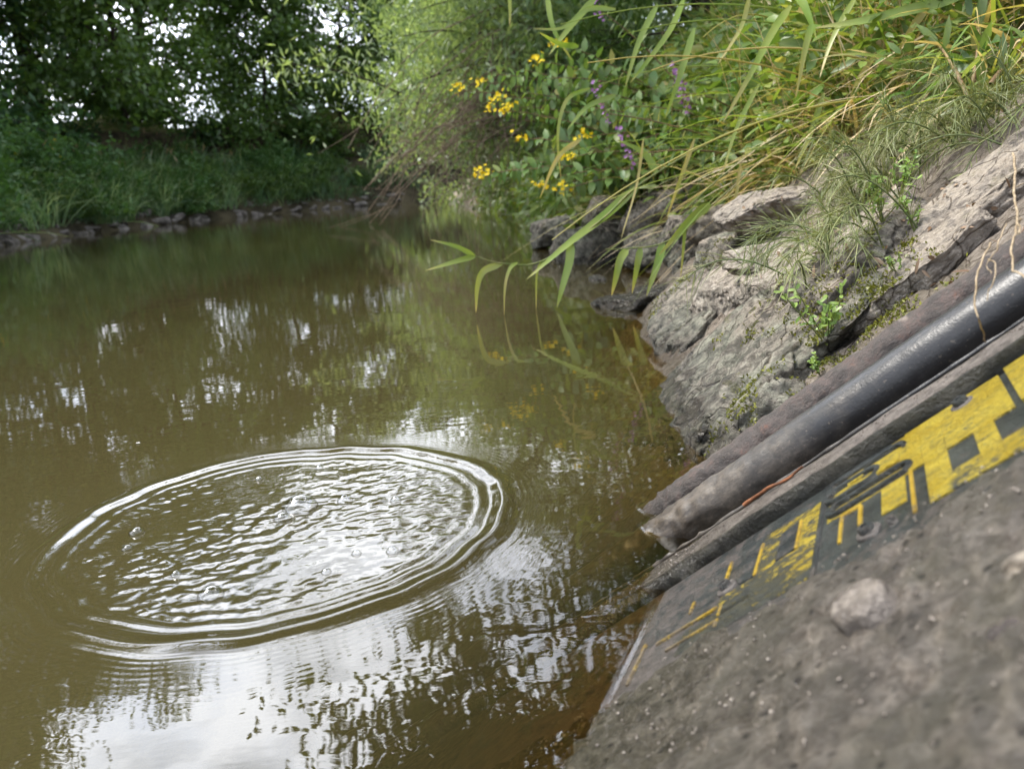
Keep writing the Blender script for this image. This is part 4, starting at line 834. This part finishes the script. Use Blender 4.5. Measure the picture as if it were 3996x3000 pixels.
for k in range(9):
    a = at(rng.uniform(1700, 2150), rng.uniform(20, 250), rng.uniform(2.0, 2.9)); e = a + V3(rng.uniform(-.9, -.3), rng.uniform(-.3, .2), rng.uniform(-.35, .2)); tube(mb, bez(a, (a + e) / 2 + V3(0, 0, .12), e, 10), np.linspace(.003, .0012, 10), 5, rng.uniform(.6, 1))
tag(mb.build('long_grass', M['reed']), 'broad long grass blades hanging down the right bank in front', 'grass', kind='stuff')

# yellow loosestrife: arching leafy stems tipped with flowers
def petals(mb, c, n, rad, size):
    for k in range(n):
        ctr = c + rng.normal(0, rad, 3) * V3(1, 1, .7); up = unit(rng.normal(0, .6, 3) + V3(-.3, -.6, .6)); a = unit(np.cross(up, rdir(1)[0])); b2 = np.cross(up, a); t = np.arange(5) * 2 * math.pi / 5
        ax = np.cos(t)[:, None] * a + np.sin(t)[:, None] * b2 + up * .35; flakes(mb, ctr + ax * size * .45, ax, np.tile(up, (5, 1)), size, size * .6, rng.uniform(0, 1, 5))
def loose(name, label, cat, group, base, tips, Lf, wf, mat, petal, spike=False, gap=.042):
    root = empty(name, base); tag(root, label, cat, group); st, fo = MB(), MB(); heads = []
    for tip, fl in tips:
        mid = (base + tip) / 2 + V3(0, 0, .18 * np.linalg.norm(tip - base)) + rng.normal(0, .03, 3); c = bez(base + rng.normal(0, .02, 3), mid, tip, 16); tube(st, c, np.linspace(.005, .0018, 16), 5)
        Ln = np.linalg.norm(np.diff(c, axis=0), axis=1).sum(); m = max(4, int(Ln / gap)); f = np.linspace(.12, .985, m); k = f * 15; i = np.minimum(14, k.astype(int)); p = c[i] * (1 - (k - i))[:, None] + c[i + 1] * (k - i)[:, None]; tg = unit(c[i + 1] - c[i])
        a = unit(np.cross(tg, V3(0, 0, 1))); b2 = np.cross(a, tg); ph = (np.arange(m) % 2) * math.pi / 2 + rng.normal(0, .3, m)
        for sg in (1, -1):
            ax = sg * (np.cos(ph)[:, None] * a + np.sin(ph)[:, None] * b2) + tg * .35 + V3(0, 0, -.25); sz = (1.05 - .55 * f ** 3) * rng.uniform(.8, 1.15, m)
            leaves(fo, p, ax, V3(-.1, -.2, 1) + rng.normal(0, .3, (m, 3)), Lf * sz, wf * sz, np.clip(.5 + rng.normal(0, .22, m), 0, 1), curl=.25)
        if fl: heads.append((tip, tg[-1]))
    rel(st, root).build('stem', M['stem_red'], root); rel(fo, root).build('foliage', M[mat], root)
    for tip, tg in heads:
        mb = MB()
        if spike:
            for q_ in np.linspace(0, .13, 13): petals(mb, tip + V3(0, 0, q_ - .03) + tg * q_ * .3, 2, .008, .009)
        else: petals(mb, tip + V3(-.01, 0, .01), 14, .019, .0125)
        rel(mb, root).build('flower_spike' if spike else 'flower_cluster', M[petal], root)
YL = [((1.05, 4.5), [(1000, 196, 1), (1043, 178, 1), (1120, 150, 0), (1060, 160, 0)], 4.3, 'yellow loosestrife whose flower reaches furthest left above the water'),
      ((1.0, 4.25), [(1062, 237, 1), (1078, 212, 1), (1130, 200, 0), (1110, 260, 0)], 4.2, 'yellow loosestrife with two flower clusters in the middle of the group'),
      ((.95, 4.1), [(1098, 240, 1), (1110, 232, 1), (1160, 250, 0), (1150, 300, 0)], 4.15, 'yellow loosestrife with the densest double flower cluster'),
      ((.9, 4.0), [(1040, 382, 1), (1052, 376, 1), (1125, 345, 0), (1100, 362, 0)], 4.1, 'yellow loosestrife hanging low over the water with a small cluster'),
      ((.9, 3.85), [(1126, 300, 1), (1178, 404, 1), (1190, 330, 0), (1165, 360, 0)], 3.95, 'yellow loosestrife below the group, its flowers apart'),
      ((.95, 3.7), [(1216, 412, 1), (1232, 342, 1), (1210, 380, 0), (1260, 380, 0)], 3.8, 'yellow loosestrife lowest at right, flowers near the boulder'),
      ((1.15, 4.2), [(1166, 132, 1), (1215, 96, 1), (1180, 170, 0), (1240, 150, 0)], 4.1, 'topmost yellow loosestrife among the grass blades'),
      ((1.1, 3.9), [(1270, 296, 1), (1300, 200, 0), (1260, 230, 0), (1330, 260, 0), (1310, 320, 0)], 3.8, 'leafy loosestrife at the right of the group with one small flower'),
      ((1.15, 3.6), [(1360, 230, 0), (1390, 300, 0), (1420, 340, 0), (1340, 370, 0)], 3.5, 'leafy loosestrife without flowers beside the purple spikes')]
for (bx, by), tips, dep, lab in YL:
    base = V3(bx, by, zb(bx, by)[0] - .02); loose('yellow_loosestrife', lab, 'wildflower', 'yellow loosestrife on the right bank', base, [(at(x, y, dep + rng.uniform(-.1, .1)), f) for x, y, f in tips], .088, .046, 'loosestrife_leaf', 'yellow_petal')
PL = [((1475, 202, 3.0), 'purple loosestrife spike furthest right in the grass'), ((1311, 245, 3.1), 'purple loosestrife spike beside the yellow flowers'), ((1364, 335, 2.9), 'lowest purple loosestrife spike above the boulders'), ((1299, 25, 3.6), 'purple loosestrife spike at the top picture edge'), ((1487, 222, 3.05), 'short purple spike just right of another taller spike')]
for (x, y, dep), lab in PL:
    t = at(x, y, dep); base = bank_pt(np.array([max(.45, t[0] - np.interp(dep, SH[:, 1], SH[:, 0]) + .18)]), np.array([dep + .1]))[0]
    loose('purple_loosestrife', lab, 'wildflower', 'purple loosestrife on the right bank', base, [(t, 1)], .06, .014, 'herb', 'purple_petal', True, .03)
# lance leaved herbs at the upper right
for k, (x, y, dep, lab) in enumerate([(2060, 60, 1.85, 'lance leaved herb at the upper right, left one of the group'), (2120, 40, 1.8, 'lance leaved herb under the top right corner of picture'), (2160, 110, 1.7, 'drooping lance leaved herb close to the right picture edge'), (2010, 110, 1.9, 'small lance leaved herb beside the dry straw')]):
    g = P(2120 + 10 * k, 230); loose('willowherb', lab, 'herb', 'lance leaved herbs at upper right', g, [(at(x, y, dep), 0), (at(x + 50, y + 50, dep), 0), (at(x - 40, y + 60, dep), 0)], .075, .017, 'loosestrife_leaf', None, gap=.026)
# jagged silver leaf
g = P(2060, 235); root = empty('mugwort', g); tag(root, 'plant with one pale silvery jagged leaf above the horsetails', 'herb'); mb = MB(); c = path([(2075, 190, 1.86), (2030, 205, 1.84), (1985, 213, 1.82), (1915, 240, 1.8)]); ribbon(mb, c, .024, .6)
for f in (4, 6, 8, 10, 12, 14):
    for sg in (-1, 1):
        t = unit(c[f + 1] - c[f]); a = unit(np.cross(t, CAM - c[f])); leaves(mb, c[f][None], (t * 1. + a * sg * .8)[None], (CAM - c[f] + V3(0, 0, 1))[None], .042, .018, rng.uniform(0, 1), wide=.45)
rel(mb, root).build('leaf', M['silver_leaf'], root); mb = MB(); tube(mb, bez(g, (g + c[0]) / 2 + V3(.02, 0, .03), c[0], 6), .002, 5); rel(mb, root).build('stem', M['stem'], root)
# horsetails: thin jointed stems with whorls
HT = [(1885, 490, 8), (1840, 440, 9), (1800, 520, 7), (1930, 400, 9), (1990, 345, 9), (2060, 310, 10), (2130, 300, 9), (2190, 250, 9), (1760, 575, 5), (2080, 250, 9), (1890, 370, 8), (2010, 270, 8)]
HL = ['just above the mossy rock', 'left of the small bright weeds', 'hanging over the pale sloping rock', 'above the small bright weeds', 'on the bare mud below the silver leaf', 'thick clump', 'near the right picture edge', 'at the right picture edge under the herbs', 'sparse, lowest of all, over pale rock', 'right behind the silver leaf', 'in front of the dry straw', 'just below the silver leaf']
for (x, y, m), lab in zip(HT, HL):
    c, nn = hit(x, y); root = empty('horsetail', c); tag(root, 'wiry green horsetail tuft ' + lab, 'horsetail', 'horsetails on the mud bank'); mb = MB(); st = MB()
    for k in range(m):
        b0 = c + rng.normal(0, .03, 3) * V3(1, 1.5, .3); d = unit(rng.normal(0, .55, 3) + V3(-.7, -.15, .55)); Lh = rng.uniform(.09, .19); cc = bez(b0 - V3(0, 0, .01), b0 + d * Lh * .6 + V3(0, 0, .03), b0 + d * Lh + V3(0, 0, -.04), 9); tube(st, cc, np.linspace(.0016, .0008, 9), 4)
        for j in range(1, 9):
            t = unit(cc[min(8, j + 1)] - cc[j - 1]); w_ = 9; a = rdir(w_); a = unit(a - (a @ t)[:, None] * t + t * .75)
            blades(mb, np.tile(cc[j], (w_, 1)), a, rng.uniform(.02, .065, w_), .0012, rng.uniform(0, .3, w_), np.clip(rng.normal(.45, .25, w_), 0, 1), 3, taper=.3)
    rel(st, root).build('stem', M['horsetail'], root); rel(mb, root).build('whorls', M['horsetail'], root)
# small bright weeds
WD = [(1787, 745, .085, 'small leafy weed growing from the crack above the rusty pipe'), (1905, 480, .07, 'bright green weed at the foot of the horsetails'), (1945, 420, .06, 'bright green weed highest on the mud'), (1870, 430, .06, 'bright weed left among the horsetails'), (1770, 808, .03, 'tiny weed touching the rusty pipe'), (1975, 500, .05, 'bright weed beside the long mud ridge'), (1935, 585, .025, 'tiny yellow green sprout on the mossy rock')]
for x, y, hgt, lab in WD:
    c, nn = hit(x, y); root = empty('weed', c); tag(root, lab, 'weed', 'small weeds on the rocks'); st, lf = MB(), MB()
    for k in range(6 if hgt > .05 else 3):
        e = c + V3(rng.normal(-.12, .3) * hgt, rng.normal(-.1, .2) * hgt, hgt * rng.uniform(.6, 1.1)); cc = bez(c, (c + e) / 2 + rng.normal(0, .006, 3), e, 8); tube(st, cc, np.linspace(.0011, .0006, 8), 4)
        for j in range(3, 8):
            a = rdir(3) + V3(-.2, -.2, .15); leaves(lf, np.tile(cc[j], (3, 1)), a, V3(-.1, -.5, 1) + rng.normal(0, .3, (3, 3)), hgt * rng.uniform(.07, .12, 3) + .003, hgt * .04 + .002, rng.uniform(0, 1, 3), wide=.5)
    rel(st, root).build('stem', M['stem'], root); rel(lf, root).build('foliage', M['weed'], root)
# moss cushions on the rocks
mb = MB()
for x, y, ru, rv, n in [(1885, 610, .05, .06, 900), (1860, 660, .05, .05, 700), (1905, 560, .03, .04, 300), (1800, 760, .03, .035, 350), (1640, 870, .05, .05, 300), (1700, 840, .05, .04, 300), (1640, 680, .04, .06, 220), (1430, 640, .05, .05, 260), (1520, 560, .04, .06, 300), (1700, 605, .03, .04, 150), (1800, 800, .02, .02, 150)]:
    p0, nn = hit(x, y); u, v, bn = bank_frame(p0)
    k1 = rng.normal(0, 1, (max(6, n // 25), 2)); pts = []
    for i in range(n):
        a = k1[rng.integers(len(k1))] + rng.normal(0, .22, 2); q_, qn = drop(p0 + u * a[0] * ru + v * a[1] * rv, bn)
        if q_ is not None: pts.append(q_)
    if pts:
        pts = np.array(pts); m = len(pts); flakes(mb, pts + rng.normal(0, .0015, (m, 3)) + bn * .002, rdir(m) + bn * .8, rdir(m), rng.uniform(.004, .009, m), rng.uniform(.002, .004, m), np.clip(rng.normal(.5, .25, m), 0, 1))
tag(mb.build('moss', M['moss']), 'yellow green moss cushions on the bank rocks', 'moss', kind='stuff')
# litter on the mud
mb = MB(); n = 0
for k in range(90):
    p0, nn = hit(rng.uniform(1600, 2210), rng.uniform(400, 640))
    leaves(mb, (p0 + nn * .003)[None], rdir(1), nn[None] + rng.normal(0, .3, (1, 3)), rng.uniform(.008, .024), rng.uniform(.004, .009), rng.uniform(0, .5))
M['litter'] = leaf_mat('litter', [(0, (.09, .045, .025)), (1, (.4, .3, .2))], .1, .03)
tag(mb.build('leaf_litter', M['litter']), 'small brown leaf scraps scattered on the dry mud', 'litter', kind='stuff')
def onslab(x, y, n):
    d = ray(x, y); t = ((O - CAM) @ N + n) / (d @ N); return CAM + d * t
def rootline(label, pts, r_):
    c = catmull(np.array([onslab(*q_) for q_ in pts]), 6); c = c + .0016 * np.stack([fbm(c * 90, 2, k + 1) for k in range(3)], -1); mb = MB(); tube(mb, c, .75 * r_ * np.linspace(1, .6, len(c)), 6, 0, True); tag(mb.build('dry_root', M['root']), label, 'root', 'dry roots hanging over the pipes')
rootline('dry root looping over the pipes and ending on the kerb', [(2140, 525, .075), (2112, 585, .07), (2106, 640, .06), (2116, 690, .05), (2130, 738, .022)], .0013)
rootline('thin dry root crossing the rusty pipe from upper right', [(2175, 480, .07), (2150, 540, .07), (2130, 575, .066), (2140, 590, .064)], .0009)
rootline('dry root bent over the black pipe at the right picture edge', [(2205, 470, .08), (2185, 530, .07), (2190, 575, .065), (2225, 610, .06)], .0015)
rootline('pale upright dry stalk at the right picture edge', [(2190, 330, .09), (2192, 390, .09), (2193, 440, .085), (2205, 500, .08)], .002)
rootline('short dry root hook beside the looping root', [(2135, 560, .072), (2150, 575, .07), (2143, 620, .062), (2135, 650, .056)], .0008)
rootline('thin root thread lying along mud above the rusty pipe', [(2210, 395, .05), (2120, 430, .045), (2040, 470, .045), (1960, 520, .04)], .0008)

# ------------------------------------------------------------------ sky and sun
SUN_EL, SUN_AZ = math.radians(60), math.radians(-64)       # azimuth from +Y towards +X
SD = V3(math.sin(SUN_AZ) * math.cos(SUN_EL), math.cos(SUN_AZ) * math.cos(SUN_EL), math.sin(SUN_EL))
w = bpy.data.worlds.new('World'); sc.world = w; w.use_nodes = True
b = NB.__new__(NB); b.t = w.node_tree; b.t.nodes.clear(); b.out = b.t.nodes.new('ShaderNodeOutputWorld')
sky = b.n('TexSky', sky_type='NISHITA', sun_disc=False, sun_elevation=SUN_EL, sun_rotation=SUN_AZ)
gen = b.n('TexCoord').outputs['Generated']
cl = b.noise(b.map(gen, (1, 1, 2.2)), 2.3, 7, .55, .3)
BC = unit(V3(-.42, .9, 1.05))             # the brightest part of the cloud
dot = b.n('VectorMath', {0: gen, 1: tuple(BC)}, operation='DOT_PRODUCT').outputs['Value']
glow = b.mth('POWER', b.mth('MAXIMUM', dot, 0.), 7.)
glow = b.mth('ADD', b.mth('MULTIPLY', glow, 46.), 15.)      # added cloud glow centred on BC, set apart from the sun lamp
shade = b.ramp(b.noise(gen, 4, 6, .6), [(.3, (.72, .78, .92)), (.7, (.96, .99, 1.06))])
cloud = b.mix(1., shade, b.n('CombineColor', {0: glow, 1: glow, 2: glow}), 'MULTIPLY')
cover = b.ramp(cl, [(.36, .3), (.6, 1.)])
bg = b.n('Background', {'Color': b.mix(cover, b.mix(1., sky.outputs[0], (1.2, 1.2, 1.2), 'MULTIPLY'), cloud), 'Strength': .1})
b.t.links.new(bg.outputs[0], b.out.inputs[0])
ld = bpy.data.lights.new('sun', 'SUN'); ld.energy = 3.6; ld.angle = math.radians(12); ld.color = (1, .95, .87)
so = bpy.data.objects.new('sun', ld); COL.objects.link(so); so.rotation_euler = Vector(-SD).to_track_quat('-Z', 'Y').to_euler(); so.location = SD * 30
vs = sc.view_settings; vs.view_transform = 'Standard'; vs.look = 'None'; vs.gamma = 1; vs.exposure = .98
sc.render.engine = 'CYCLES'; cy = sc.cycles
cy.max_bounces = 8; cy.diffuse_bounces = 3; cy.glossy_bounces = 3; cy.transmission_bounces = 4; cy.transparent_max_bounces = 12
cy.caustics_reflective = False; cy.caustics_refractive = False; cy.sample_clamp_indirect = 6; cy.use_denoising = True
